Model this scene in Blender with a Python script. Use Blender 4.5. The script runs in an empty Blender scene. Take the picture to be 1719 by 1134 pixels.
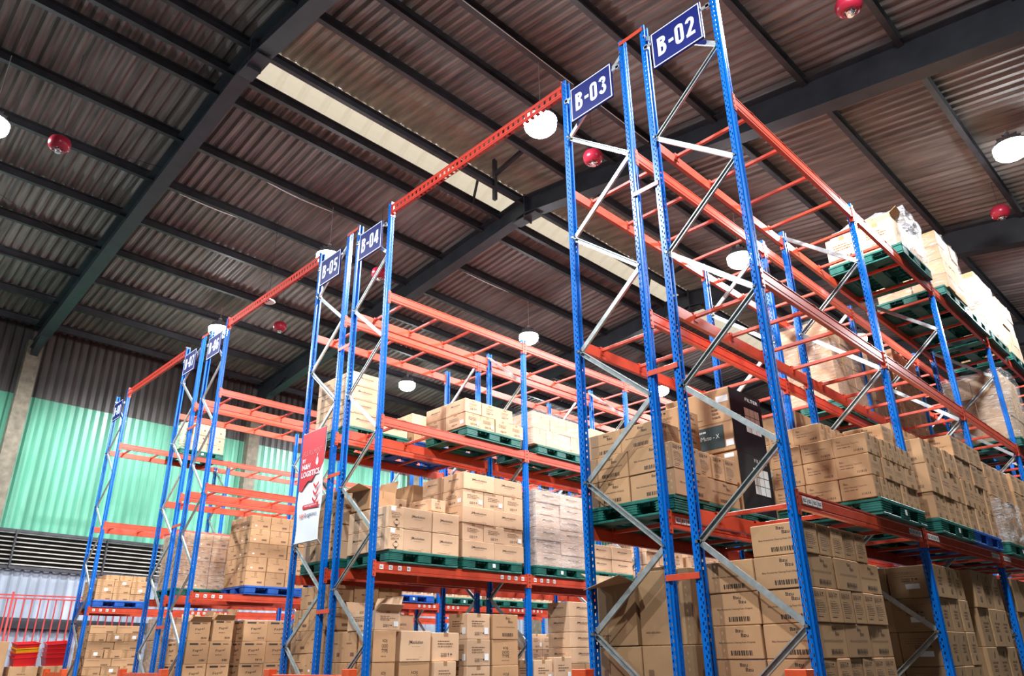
import bpy, math, random
from mathutils.bvhtree import BVHTree
from mathutils import Vector, Matrix
random.seed(7)
C = bpy.context.scene.collection
SC = bpy.context.scene
# ------------------------------------------------------------------ camera, world, exposure, lamps
ZO = -0.6                                    # survey heights -> heights above the floor
W_PX, H_PX, F_PX, PPY = 1719.0, 1134.0, 1227.06, 607.0
YAW, PITCH, ROLL = 0.78826, 0.384784, -0.0138315
CAM = (2.6127, -5.81895, 1.6 + ZO)
def cam_axes():
    d = Vector((-math.sin(YAW)*math.cos(PITCH), math.cos(YAW)*math.cos(PITCH), math.sin(PITCH)))
    r = d.cross(Vector((0, 0, 1))).normalized(); u = r.cross(d)
    r2 = math.cos(ROLL)*r + math.sin(ROLL)*u; u2 = -math.sin(ROLL)*r + math.cos(ROLL)*u
    return r2, u2, d
_r, _u, _d = cam_axes()
cd = bpy.data.cameras.new('camera'); co = bpy.data.objects.new('camera', cd); C.objects.link(co)
cd.sensor_width = 36.0; cd.sensor_fit = 'HORIZONTAL'; cd.lens = 36.0*F_PX/W_PX
cd.shift_y = (PPY - H_PX/2)/W_PX; cd.clip_end = 300; cd.clip_start = 0.05
M = Matrix((( _r.x, _u.x, -_d.x, CAM[0]), (_r.y, _u.y, -_d.y, CAM[1]), (_r.z, _u.z, -_d.z, CAM[2]), (0, 0, 0, 1)))
co.matrix_world = M
SC.camera = co
wd = bpy.data.worlds.new('overcast_sky'); SC.world = wd; wd.use_nodes = True
bg = wd.node_tree.nodes['Background']; bg.inputs[0].default_value = (0.80, 0.88, 1.0, 1); bg.inputs[1].default_value = 1.6
SC.view_settings.view_transform = 'Standard'; SC.view_settings.look = 'None'
SC.view_settings.gamma = 1.0; SC.view_settings.use_curve_mapping = False
SC.view_settings.exposure = 0.62
SC.cycles.max_bounces = 7; SC.cycles.diffuse_bounces = 4; SC.cycles.glossy_bounces = 3
SC.cycles.transparent_max_bounces = 16; SC.cycles.caustics_reflective = False; SC.cycles.caustics_refractive = False
SC.cycles.sample_clamp_indirect = 6.0
LAMP_POWER = 1450.0
LAMP_COL = (0.93, 0.97, 1.0)
LAMP_XZ = ((-17.7, 10.87), (-11.55, 10.75), (-4.45, 10.5), (1.25, 10.5))
LAMP_Y = (-5.0, 2.0, 9.0, 16.0)

# ------------------------------------------------------------------ materials
def nt(m): m.use_nodes = True; return m.node_tree
def principled(name, col, rough=0.5, metal=0.0, spec=0.5):
    m = bpy.data.materials.new(name); t = nt(m); b = t.nodes['Principled BSDF']
    b.inputs['Base Color'].default_value = (*col, 1); b.inputs['Roughness'].default_value = rough
    b.inputs['Metallic'].default_value = metal; b.inputs['Specular IOR Level'].default_value = spec
    return m
def N(t, kind, **kw):
    n = t.nodes.new(kind)
    for k, v in kw.items(): setattr(n, k, v)
    return n
def noisy(m, amount, scale, stretch=(1, 1, 1), detail=4, rough_amt=0.0, bump=0.0, dark=None):
    """wear: noise varies the base colour of the thing itself"""
    t = m.node_tree; b = t.nodes['Principled BSDF']; col = tuple(b.inputs['Base Color'].default_value)[:3]
    tc = N(t, 'ShaderNodeTexCoord'); mp = N(t, 'ShaderNodeMapping'); mp.inputs['Scale'].default_value = stretch
    no = N(t, 'ShaderNodeTexNoise'); no.inputs['Scale'].default_value = scale; no.inputs['Detail'].default_value = detail
    t.links.new(tc.outputs['Object'], mp.inputs['Vector']); t.links.new(mp.outputs['Vector'], no.inputs['Vector'])
    mx = N(t, 'ShaderNodeMix', data_type='RGBA')
    lo = dark or tuple(c*(1-amount) for c in col); hi = tuple(min(1, c*(1+amount)) for c in col)
    mx.inputs[6].default_value = (*lo, 1); mx.inputs[7].default_value = (*hi, 1)
    mr = N(t, 'ShaderNodeMapRange'); mr.inputs[1].default_value = 0.3; mr.inputs[2].default_value = 0.7
    t.links.new(no.outputs['Fac'], mr.inputs[0]); t.links.new(mr.outputs[0], mx.inputs[0]); t.links.new(mx.outputs[2], b.inputs['Base Color'])
    if bump:
        bp = N(t, 'ShaderNodeBump'); bp.inputs['Strength'].default_value = bump; bp.inputs['Distance'].default_value = 0.01
        t.links.new(no.outputs['Fac'], bp.inputs['Height']); t.links.new(bp.outputs['Normal'], b.inputs['Normal'])
    return m
def perforated(name, col, rough):
    """painted steel with real see-through slots: UV u in 0..1 across a slot row, v counts slots"""
    m = principled(name, col, rough, 0, 0.3); t = m.node_tree; b = t.nodes['Principled BSDF']; out = t.nodes['Material Output']
    uv = N(t, 'ShaderNodeUVMap'); uv.uv_map = 'slots'; sp = N(t, 'ShaderNodeSeparateXYZ'); t.links.new(uv.outputs[0], sp.inputs[0])
    def mth(op, a, bb=None):
        n = N(t, 'ShaderNodeMath', operation=op)
        for i, x in enumerate((a, bb)):
            if x is None: continue
            if isinstance(x, (int, float)): n.inputs[i].default_value = x
            else: t.links.new(x, n.inputs[i])
        return n.outputs[0]
    fu = mth('ABSOLUTE', mth('SUBTRACT', sp.outputs[0], 0.5)); fv = mth('ABSOLUTE', mth('SUBTRACT', mth('FRACT', sp.outputs[1]), 0.5))
    hole = mth('MULTIPLY', mth('LESS_THAN', fu, 0.30), mth('LESS_THAN', fv, 0.19))
    tr = N(t, 'ShaderNodeBsdfTransparent'); ms = N(t, 'ShaderNodeMixShader')
    t.links.new(hole, ms.inputs[0]); t.links.new(b.outputs[0], ms.inputs[1]); t.links.new(tr.outputs[0], ms.inputs[2]); t.links.new(ms.outputs[0], out.inputs[0])
    return m
def card(name, col):
    m = principled(name, col, 0.75, 0, 0.25); t = m.node_tree; b = t.nodes['Principled BSDF']
    oi = N(t, 'ShaderNodeObjectInfo'); tc = N(t, 'ShaderNodeTexCoord'); no = N(t, 'ShaderNodeTexNoise'); no.inputs['Scale'].default_value = 5.0; no.inputs['Detail'].default_value = 3
    t.links.new(tc.outputs['Object'], no.inputs['Vector'])
    hs = N(t, 'ShaderNodeHueSaturation'); hs.inputs['Color'].default_value = (*col, 1)
    a = N(t, 'ShaderNodeMapRange'); a.inputs[3].default_value = 0.86; a.inputs[4].default_value = 1.1; t.links.new(oi.outputs['Random'], a.inputs[0])
    c2 = N(t, 'ShaderNodeMapRange'); c2.inputs[1].default_value = 0.3; c2.inputs[2].default_value = 0.7; c2.inputs[3].default_value = 0.93; c2.inputs[4].default_value = 1.05; t.links.new(no.outputs['Fac'], c2.inputs[0])
    mu = N(t, 'ShaderNodeMath', operation='MULTIPLY'); t.links.new(a.outputs[0], mu.inputs[0]); t.links.new(c2.outputs[0], mu.inputs[1]); t.links.new(mu.outputs[0], hs.inputs['Value'])
    t.links.new(hs.outputs[0], b.inputs['Base Color'])
    return m
BLUE = perforated('blue_painted_steel', (0.0, 0.145, 0.58), 0.30)
RED = noisy(principled('red_painted_steel', (0.62, 0.074, 0.032), 0.36), 0.12, 6)
REDPERF = perforated('red_perforated_steel', (0.55, 0.04, 0.03), 0.4)
ORANGE = noisy(principled('orange_guard_paint', (0.75, 0.09, 0.02), 0.45), 0.15, 8)
GALV = noisy(principled('galvanised_steel', (0.44, 0.48, 0.475), 0.36, 0.5), 0.2, 14)
KRAFT = card('kraft_cardboard', (0.53, 0.305, 0.155))
KRAFTL = card('pale_kraft_cardboard', (0.66, 0.43, 0.265))
KRAFTD = card('brown_cardboard', (0.40, 0.24, 0.12))
LILAC = card('greyish_cardboard', (0.57, 0.41, 0.31))
BLACKC = principled('black_carton_print', (0.008, 0.008, 0.010), 0.5, 0, 0.25)
PANEL = principled('dark_green_print_panel', (0.012, 0.03, 0.03), 0.5)
INK = principled('brown_black_ink', (0.045, 0.026, 0.018), 0.7)
INKS = principled('faded_brown_ink', (0.17, 0.085, 0.045), 0.7)
TAPE = principled('packing_tape', (0.40, 0.23, 0.11), 0.22)
SEAM = principled('carton_flap_gap', (0.05, 0.03, 0.018), 0.9)
PAPER = principled('white_paper', (0.86, 0.86, 0.84), 0.6)
SIGNBLUE = principled('navy_sign_face', (0.007, 0.013, 0.13), 0.45, 0, 0.2)
SIGNWHITE = principled('white_vinyl', (0.82, 0.86, 0.92), 0.4)
GREENP = noisy(principled('green_plastic', (0.012, 0.135, 0.105), 0.42), 0.25, 9)
BLUEP = noisy(principled('blue_plastic', (0.01, 0.10, 0.42), 0.42), 0.25, 9)
STEELDARK = noisy(principled('dark_rafter_paint', (0.032, 0.037, 0.046), 0.5), 0.25, 3)
PURLIN = noisy(principled('dark_purlin_steel', (0.036, 0.036, 0.042), 0.5), 0.3, 4)
ROOF = noisy(principled('dusty_roof_sheet', (0.205, 0.174, 0.158), 0.55, 0.1), 0.3, 2.0, (0.35, 5.0, 1), 6, dark=(0.096, 0.079, 0.073))
ROOFM = noisy(principled('monitor_roof_sheet', (0.30, 0.26, 0.21), 0.55, 0.1), 0.35, 2.0, (0.6, 2.2, 1), 6)
GREY_CLAD = noisy(principled('dark_grey_cladding', (0.072, 0.063, 0.058), 0.5, 0.1), 0.3, 1.2, (1, 3, 0.4), 5)
GREEN_CLAD = noisy(principled('mint_green_cladding', (0.115, 0.37, 0.25), 0.35), 0.22, 1.3, (1, 3, 0.3), 5)
WHITE_CLAD = noisy(principled('whitish_cladding', (0.33, 0.37, 0.44), 0.4), 0.2, 1.3, (1, 3, 0.4), 5)
LOUVRE = noisy(principled('louvre_slat', (0.42, 0.40, 0.36), 0.5), 0.25, 3)
LOUVREBACK = principled('louvre_recess', (0.03, 0.025, 0.022), 0.8)
CONC = noisy(principled('rough_concrete_column', (0.20, 0.17, 0.125), 0.85), 0.3, 5, bump=0.4)
FLOORM = noisy(principled('grey_concrete_floor', (0.08, 0.08, 0.078), 0.45), 0.15, 1.2)
BALL = principled('red_extinguisher_shell', (0.42, 0.018, 0.045), 0.3)
CHROME = principled('chrome_nozzle', (0.75, 0.75, 0.75), 0.2, 0.9)
CABLE = principled('pale_cable', (0.55, 0.55, 0.53), 0.5)
CABLED = principled('dark_cable', (0.03, 0.03, 0.03), 0.6)
LAMPCASE = principled('lamp_housing', (0.35, 0.36, 0.38), 0.4, 0.3)
WHITEP = principled('white_plastic', (0.8, 0.8, 0.76), 0.4)
BANNERRED = principled('banner_red', (0.62, 0.012, 0.03), 0.5)
BANNERWHITE = principled('banner_white', (0.82, 0.85, 0.86), 0.5)
REDPL = principled('red_plastic_crate', (0.60, 0.015, 0.02), 0.35)
YELLOWPL = principled('yellow_plastic_crate', (0.75, 0.38, 0.01), 0.35)
FENCE = principled('pinkish_red_fence', (0.62, 0.07, 0.07), 0.45)
WRAPW = principled('crumpled_white_film', (0.85, 0.85, 0.86), 0.25)
def emis(name, col, s):
    m = bpy.data.materials.new(name); t = nt(m); t.nodes.clear(); e = N(t, 'ShaderNodeEmission'); o = N(t, 'ShaderNodeOutputMaterial')
    e.inputs[0].default_value = (*col, 1); e.inputs[1].default_value = s; t.links.new(e.outputs[0], o.inputs[0]); return m
LED = emis('lit_led_diffuser', LAMP_COL, 60.0)
def film(name, col, fac, rough=0.12):
    m = bpy.data.materials.new(name); t = nt(m); b = t.nodes['Principled BSDF']; o = t.nodes['Material Output']
    b.inputs['Base Color'].default_value = (*col, 1); b.inputs['Roughness'].default_value = rough
    tc = N(t, 'ShaderNodeTexCoord'); mp = N(t, 'ShaderNodeMapping'); mp.inputs['Scale'].default_value = (2.5, 2.5, 9)
    mp.inputs['Rotation'].default_value = (0.4, 0.3, 0)
    no = N(t, 'ShaderNodeTexNoise'); no.inputs['Scale'].default_value = 2.2; no.inputs['Detail'].default_value = 5; no.inputs['Distortion'].default_value = 1.2
    t.links.new(tc.outputs['Object'], mp.inputs[0]); t.links.new(mp.outputs[0], no.inputs['Vector'])
    bp = N(t, 'ShaderNodeBump'); bp.inputs['Strength'].default_value = 0.9; bp.inputs['Distance'].default_value = 0.05
    t.links.new(no.outputs['Fac'], bp.inputs['Height']); t.links.new(bp.outputs[0], b.inputs['Normal'])
    mr = N(t, 'ShaderNodeMapRange'); mr.inputs[1].default_value = 0.45; mr.inputs[2].default_value = 0.75; mr.inputs[3].default_value = fac*0.45; mr.inputs[4].default_value = fac*1.8
    t.links.new(no.outputs['Fac'], mr.inputs[0])
    tr = N(t, 'ShaderNodeBsdfTransparent'); ms = N(t, 'ShaderNodeMixShader')
    t.links.new(mr.outputs[0], ms.inputs[0]); t.links.new(tr.outputs[0], ms.inputs[1]); t.links.new(b.outputs[0], ms.inputs[2]); t.links.new(ms.outputs[0], o.inputs[0])
    return m
FILM = film('clear_stretch_film', (0.85, 0.84, 0.84), 0.22)
FILMG = film('green_tinted_film', (0.50, 0.66, 0.46), 0.6)
FILMW = film('bright_bunched_film', (0.9, 0.9, 0.92), 0.5)
def translucent(name, col):
    m = bpy.data.materials.new(name); t = nt(m); b = t.nodes['Principled BSDF']; o = t.nodes['Material Output']
    b.inputs['Base Color'].default_value = (*col, 1); b.inputs['Roughness'].default_value = 0.5
    tr = N(t, 'ShaderNodeBsdfTranslucent'); tr.inputs[0].default_value = (*col, 1); ms = N(t, 'ShaderNodeMixShader'); ms.inputs[0].default_value = 0.62
    t.links.new(b.outputs[0], ms.inputs[1]); t.links.new(tr.outputs[0], ms.inputs[2]); t.links.new(ms.outputs[0], o.inputs[0]); return m
SKYSHEET = translucent('aged_translucent_sheet', (0.62, 0.50, 0.34))

# ------------------------------------------------------------------ mesh helpers
class MB:
    def __init__(s): s.v = []; s.f = []; s.mi = []; s.mats = []; s.uv = {}
    def m(s, mat):
        if mat not in s.mats: s.mats.append(mat)
        return s.mats.index(mat)
    def face(s, pts, mat, uv=None):
        b = len(s.v); s.v += [tuple(p) for p in pts]; s.f.append(tuple(range(b, b+len(pts)))); s.mi.append(s.m(mat))
        if uv: s.uv[len(s.f)-1] = uv
    def raw(s, vs, fs, mat):
        b = len(s.v); s.v += [tuple(p) for p in vs]; i = s.m(mat)
        for f in fs: s.f.append(tuple(b+k for k in f)); s.mi.append(i)
    def box(s, x0, x1, y0, y1, z0, z1, mat, c=0.0):
        if c <= 0:
            v = [(x0,y0,z0),(x1,y0,z0),(x1,y1,z0),(x0,y1,z0),(x0,y0,z1),(x1,y0,z1),(x1,y1,z1),(x0,y1,z1)]
            s.raw(v, [(0,3,2,1),(4,5,6,7),(0,1,5,4),(1,2,6,5),(2,3,7,6),(3,0,4,7)], mat); return
        # chamfered vertical and top edges
        xa, xb, ya, yb, za, zb = x0+c, x1-c, y0+c, y1-c, z0+c, z1-c
        v = []
        for z, (ax0, ax1, ay0, ay1) in ((z0, (xa, xb, ya, yb)), (z1, (xa, xb, ya, yb))):
            v += [(ax0,ay0,z),(ax1,ay0,z),(ax1,ay1,z),(ax0,ay1,z)]
        for z in (za, zb):
            v += [(xa,y0,z),(xb,y0,z),(x1,ya,z),(x1,yb,z),(xb,y1,z),(xa,y1,z),(x0,yb,z),(x0,ya,z)]
        f = [(0,3,2,1),(4,5,6,7)]
        for k in range(8): f.append((8+k, 8+(k+1)%8, 16+(k+1)%8, 16+k))
        f += [(0,1,9,8),(1,2,11,10),(2,3,13,12),(3,0,15,14),(1,10,9),(2,12,11),(3,14,13),(0,8,15)]
        f += [(5,4,16,17),(6,5,18,19),(7,6,20,21),(4,7,22,23),(5,17,18),(6,19,20),(7,21,22),(4,23,16)]
        s.raw(v, f, mat)
    def bar(s, a, b, w, h, mat, up=(0, 0, 1)):
        a = Vector(a); b = Vector(b); d = (b-a).normalized(); r = d.cross(Vector(up))
        if r.length < 1e-5: r = d.cross(Vector((0, 1, 0)))
        r.normalize(); u = r.cross(d); v = []
        for p in (a, b):
            for sx, sz in ((-1,-1),(1,-1),(1,1),(-1,1)): v.append(p + r*(w/2*sx) + u*(h/2*sz))
        s.raw(v, [(3,2,1,0),(4,5,6,7),(0,1,5,4),(1,2,6,5),(2,3,7,6),(3,0,4,7)], mat)
    def prism(s, poly, a, b, r, u, mat):
        """closed 2-D polygon swept from a to b; r, u = directions of the polygon axes"""
        a = Vector(a); b = Vector(b); r = Vector(r); u = Vector(u); n = len(poly)
        v = [p + r*x + u*y for p in (a, b) for x, y in poly]
        s.raw(v, [tuple(range(n-1, -1, -1)), tuple(range(n, 2*n))] + [(k, (k+1) % n, n+(k+1) % n, n+k) for k in range(n)], mat)
    def tube(s, pts, rad, mat, n=8):
        pts = [Vector(p) for p in pts]; rings = []
        for i, p in enumerate(pts):
            d = (pts[min(i+1, len(pts)-1)] - pts[max(i-1, 0)]).normalized()
            r = d.cross(Vector((0, 0, 1)))
            if r.length < 1e-3: r = d.cross(Vector((0, 1, 0)))
            r.normalize(); u = r.cross(d)
            rings.append([p + r*(rad*math.cos(2*math.pi*k/n)) + u*(rad*math.sin(2*math.pi*k/n)) for k in range(n)])
        v = [q for R in rings for q in R]; f = []
        for i in range(len(pts)-1):
            for k in range(n): f.append((i*n+k, i*n+(k+1) % n, (i+1)*n+(k+1) % n, (i+1)*n+k))
        f += [tuple(range(n-1, -1, -1)), tuple(range((len(pts)-1)*n, len(pts)*n))]
        s.raw(v, f, mat)
    def lathe(s, prof, mat, n=24, c=(0, 0, 0)):
        v = []; f = []
        for r, z in prof:
            for k in range(n): a = 2*math.pi*k/n; v.append((c[0]+r*math.cos(a), c[1]+r*math.sin(a), c[2]+z))
        for i in range(len(prof)-1):
            for k in range(n): f.append((i*n+k, i*n+(k+1) % n, (i+1)*n+(k+1) % n, (i+1)*n+k))
        s.raw(v, f, mat)
    def mesh(s, name, smooth=False):
        me = bpy.data.meshes.new(name); me.from_pydata(s.v, [], s.f)
        for m in s.mats: me.materials.append(m)
        me.polygons.foreach_set('material_index', s.mi)
        if s.uv:
            l = me.uv_layers.new(name='slots')
            for p in me.polygons:
                uv = s.uv.get(p.index)
                for k, li in enumerate(p.loop_indices): l.data[li].uv = uv[k] if uv else (-5, 0)
        if smooth: me.polygons.foreach_set('use_smooth', [True]*len(me.polygons))
        me.update(); return me
def link(name, me, parent=None, loc=(0, 0, 0), rz=0.0):
    o = bpy.data.objects.new(name, me); C.objects.link(o); o.location = loc; o.rotation_euler = (0, 0, rz)
    if parent: o.parent = parent
    return o
def tag(o, label, cat=None, group=None, kind=None):
    o['label'] = label
    if cat: o['category'] = cat
    if group: o['group'] = group
    if kind: o['kind'] = kind
    return o
def thing(name, loc, label, cat, group=None):
    o = bpy.data.objects.new(name, None); C.objects.link(o); o.location = loc; o.empty_display_size = 0.1
    return tag(o, label, cat, group)
def struct(name, me, label=None):
    o = link(name, me); o['kind'] = 'structure'
    if label: tag(o, label, 'building')
    return o
_txt = {}
def text2d(s, bold=0.0):
    """flat outline of a word as (verts, faces, width, height), x from 0, baseline 0"""
    k = (s, bold)
    if k in _txt: return _txt[k]
    cu = bpy.data.curves.new('lettering', 'FONT'); cu.body = s; cu.size = 1.0; cu.offset = bold; cu.resolution_u = 2
    ob = bpy.data.objects.new('lettering', cu); C.objects.link(ob)
    dg = bpy.context.evaluated_depsgraph_get(); dg.update()
    me = bpy.data.meshes.new_from_object(ob.evaluated_get(dg))
    vs = [(v.co.x, v.co.y) for v in me.vertices]; fs = [tuple(p.vertices) for p in me.polygons]
    bpy.data.objects.remove(ob); bpy.data.curves.remove(cu); bpy.data.meshes.remove(me)
    x0 = min(v[0] for v in vs); x1 = max(v[0] for v in vs); y0 = min(v[1] for v in vs); y1 = max(v[1] for v in vs)
    _txt[k] = ([(a-x0, b-y0) for a, b in vs], fs, x1-x0, y1-y0); return _txt[k]

class Art:
    """flat print on one face of a carton, in metres from its lower corner"""
    def __init__(s): s.items = []; s.tags = True
    def rect(s, x0, y0, x1, y1, mat=None): s.items.append(([(x0,y0),(x1,y0),(x1,y1),(x0,y1)], [(0,1,2,3)], mat or INK)); return s
    def poly(s, pts, mat=None): s.items.append((list(pts), [tuple(range(len(pts)))], mat or INK)); return s
    def frame(s, x0, y0, x1, y1, t, mat=None):
        for r in ((x0,y0,x1,y0+t),(x0,y1-t,x1,y1),(x0,y0+t,x0+t,y1-t),(x1-t,y0+t,x1,y1-t)): s.rect(*r, mat=mat)
        return s
    def text(s, t, x, y, h=None, w=None, mat=None, bold=0.0, shear=0.0, slope=0.0, center=False):
        vs, fs, tw, th = text2d(t, bold); sy = (h/th) if h else w/tw; sx = (w/tw) if w else sy
        ox = x - (tw*sx/2 if center else 0)
        s.items.append(([(ox + a*sx + b*sy*shear, y + b*sy + a*sx*slope) for a, b in vs], fs, mat or INK)); return s
    def barcode(s, x, y, w, h, mat=None):
        rr = random.Random(int(w*1000)); p = x
        while p < x+w:
            bw = rr.choice((0.006, 0.009, 0.014)); s.rect(p, y, min(p+bw, x+w), y+h, mat); p += bw + rr.choice((0.006, 0.01))
        return s
    def icons(s, x, y, h, mat=None):
        t = h*0.1
        s.frame(x, y, x+h, y+h, t, mat)
        for k in range(3): s.rect(x+h*(0.2+0.22*k), y+h*(0.2+0.2*(k % 2)), x+h*(0.36+0.22*k), y+h*(0.45+0.2*(k % 2)), mat)
        x += h*1.25; s.frame(x, y, x+h, y+h, t, mat); s.rect(x+h*.2, y+h*.15, x+h*.35, y+h*.8, mat); s.rect(x+h*.6, y+h*.15, x+h*.75, y+h*.8, mat)
        x += h*1.25; s.poly([(x+h*.25,y+h),(x+h*.75,y+h),(x+h*.6,y+h*.45),(x+h*.55,y+h*.1),(x+h*.75,y),(x+h*.25,y),(x+h*.45,y+h*.1),(x+h*.4,y+h*.45)], mat)
        x += h*1.1; s.poly([(x+h*(.5+.45*math.cos(a)), y+h*(.5+.45*math.sin(a))) for a in [math.pi*k/8 for k in range(9)]], mat); s.rect(x+h*.47, y, x+h*.53, y+h*.5, mat)
        return s
    def lines(s, x, y, w, n, dy, th, mat=None):
        rr = random.Random(int(1000*(x+w)))
        for k in range(n):
            p = x; e = x + w*rr.uniform(0.6, 1.0)
            while p < e: q = p + rr.uniform(0.012, 0.05); s.rect(p, y-k*dy, min(q, e), y-k*dy+th, mat); p = q + 0.008
        return s
    def put(s, mb, o, r, u):
        o = Vector(o); r = Vector(r); u = Vector(u)
        nrm = r.cross(u)
        for n_, (vs, fs, mat) in enumerate(s.items):
            if mat is PAPER and not s.tags: continue
            mb.raw([o + r*a + u*b + nrm*(0.00012*min(n_, 40)) for a, b in vs], fs, mat)

# ------------------------------------------------------------------ building shell
Y2 = 5.54; DX, DZ = 0.01552627, -0.02176661
def B(x, y, z): return (x + (y-Y2)*DX, y, z + (y-Y2)*DZ + ZO)
XW = -22.3; RX, RZ = -8.18, 12.38; SL = 1.33/14.2; SR = -1.43/9.54
def zroof(x): return RZ + (SL if x < RX else SR)*(x-RX)
YA, YB = -14.0, 44.0
XE = 16.0
def corrugated(xs, zf, y0, y1, pitch, amp, mat, name):
    mb = MB(); ny = int((y1-y0)/pitch*4); nx = len(xs); pat = (0, 0, 1, 1)
    for j in range(ny+1):
        y = y0 + j*pitch/4
        for x in xs: mb.v.append(B(x, y, zf(x) + amp*pat[j % 4]))
    i = mb.m(mat)
    for j in range(ny):
        for k in range(nx-1):
            a = j*nx+k; mb.f.append((a, a+nx, a+nx+1, a+1)); mb.mi.append(i)
    return mb.mesh(name)
ceil_mb_l = corrugated([XW-0.3, -18, -14, -10, -9.22], lambda x: zroof(x)+0.2, YA, YB, 0.21, 0.05, ROOF, 'ceiling')
tag(struct('ceiling', ceil_mb_l), 'dusty brown corrugated roof slope falling to the green wall', 'ceiling')
ceil_mb_r = corrugated([-6.72, -4, 0, 4, 8, 12, XE], lambda x: zroof(x)+0.2, YA, YB, 0.21, 0.05, ROOF, 'ceiling')
tag(struct('ceiling', ceil_mb_r), 'dusty brown corrugated roof slope above the B-02 and B-03 racks', 'ceiling')
# ridge ventilator: translucent curved sheet and a flat monitor roof above the opening
mb = MB()
prof = []
for k in range(9):
    a = math.pi*(1.0 - k/16.0); prof.append((-8.95 + 0.95*math.cos(a), 12.52 + 0.75*math.sin(a)))
YV = -1.7
n = int((YB-YV)/0.06)
for j in range(n+1):
    y = YV + j*0.06; band = 0.05 if (j % 9) in (0, 1) else (0.010 if j % 2 else 0.0)
    for x, z in prof: mb.v.append(B(x, y, z - band))
i0 = mb.m(SKYSHEET)
for j in range(n):
    for k in range(8): a = j*9+k; mb.f.append((a, a+9, a+10, a+1)); mb.mi.append(i0)
tag(struct('ceiling', mb.mesh('ridge_vent_sheet')), 'pale curved ribbed sheet of the ridge ventilator', 'ceiling')
mon = corrugated([-9.0, -8.0, -7.0, -5.9], lambda x: 13.25 - 0.12*(x+9.0), YV, YB, 0.21, 0.035, ROOFM, 'ridge_monitor_sheet')
tag(struct('ceiling', mon), 'light corrugated strip beside the ridge ventilator', 'ceiling')
cap = corrugated([-9.24, RX, -6.70], lambda x: zroof(x)+0.2, YA, YV+0.05, 0.21, 0.05, ROOF, 'ceiling')
tag(struct('ceiling', cap), 'corrugated roof ridge before the first rafter', 'ceiling')
mb = MB(); mb.raw([B(-10.0, YV, 12.3), B(-5.8, YV, 12.0), B(-5.8, YV, 13.0), B(-9.0, YV, 13.4), B(-10.0, YV, 12.7)], [(0, 1, 2, 3, 4)], GREY_CLAD)  # plate added to stop sky light entering at the ventilator end
tag(struct('wall_gable', mb.mesh('wall_gable')), 'added grey end plate keeping sky light out of the ridge ventilator', 'wall')
def ibeam(mb, a, b, ha, hb, w, mat, tf=0.02, tw=0.012):
    """I section whose web gets deeper from ha at a to hb at b"""
    V = []
    for q, h in ((Vector(a), ha), (Vector(b), hb)):
        V += [q + Vector((0, y, z)) for y, z in ((-w/2, -h), (w/2, -h), (w/2, -h+tf), (tw/2, -h+tf), (tw/2, -tf), (w/2, -tf), (w/2, 0), (-w/2, 0), (-w/2, -tf), (-tw/2, -tf), (-tw/2, -h+tf), (-w/2, -h+tf))]
    mb.raw(V, [tuple(range(11, -1, -1)), tuple(range(12, 24))] + [(k, (k+1) % 12, 12+(k+1) % 12, 12+k) for k in range(12)], mat)
RAFT_Y = [5.54 + 7.24*k for k in range(-2, 6)]
for k, y in enumerate(RAFT_Y):
    mb = MB(); D = 0.04
    ibeam(mb, B(XW, y, zroof(XW)+D), B(RX, y, zroof(RX)+D), 0.72, 0.52, 0.30, STEELDARK)
    ibeam(mb, B(RX, y, zroof(RX)+D), B(XE, y, RZ+SR*(XE-RX)+D), 0.52, 1.1, 0.32, STEELDARK)
    mb.prism([(-0.15, -0.56), (0.15, -0.56), (0.15, -0.58), (-0.15, -0.58)], B(RX-0.4, y, zroof(RX-0.4)+D), B(RX+0.4, y, RZ+SR*0.4+D), (0, 1, 0), (0, 0, 1), STEELDARK)
    # haunch at the eave and splice plate at the ridge
    zz = zroof(XW)+D
    mb.raw([B(XW, y-0.1, zz-0.4), B(XW, y+0.1, zz-0.4), B(XW, y-0.1, zz-1.0), B(XW, y+0.1, zz-1.0), B(XW+2.2, y-0.1, zz-0.42+2.2*SL), B(XW+2.2, y+0.1, zz-0.42+2.2*SL)],
           [(0, 2, 4), (1, 5, 3), (2, 3, 5, 4), (0, 1, 3, 2)], STEELDARK)
    px, py, pz = B(RX, y, RZ)
    mb.box(px-0.02, px+0.02, y-0.13, y+0.13, pz-0.66, pz+0.1, STEELDARK)
    tag(struct('roof_rafter', mb.mesh('roof_rafter')), 'dark steel roof rafter, frame %s from the B-08 end wall side' % ['zero', 'one', 'two', 'three', 'four', 'five', 'six', 'seven'][k], 'rafter', 'roof rafters')
PX = [-21.9, -20.3, -18.45, -16.75, -15.0, -13.25, -11.58, -9.86, -9.2, -8.37, -6.67, -5.4, -4.38, -2.9, -1.05, 0.58, 2.2, 3.85, 5.5, 7.2, 8.9, 10.6, 12.4]
for x in PX:
    mb = MB(); z = zroof(x)
    mb.prism([(-0.05, -0.03), (0.05, -0.03), (0.05, -0.015), (-0.035, -0.015), (-0.035, 0.185), (0.05, 0.185), (0.05, 0.2), (-0.05, 0.2)], B(x, YA, z), B(x, YB, z), (1, 0, 0), (0, 0, 1), PURLIN)
    tag(struct('roof_purlin', mb.mesh('roof_purlin')), 'dark steel purlin under the corrugated roof', 'purlin', 'roof purlins')
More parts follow.
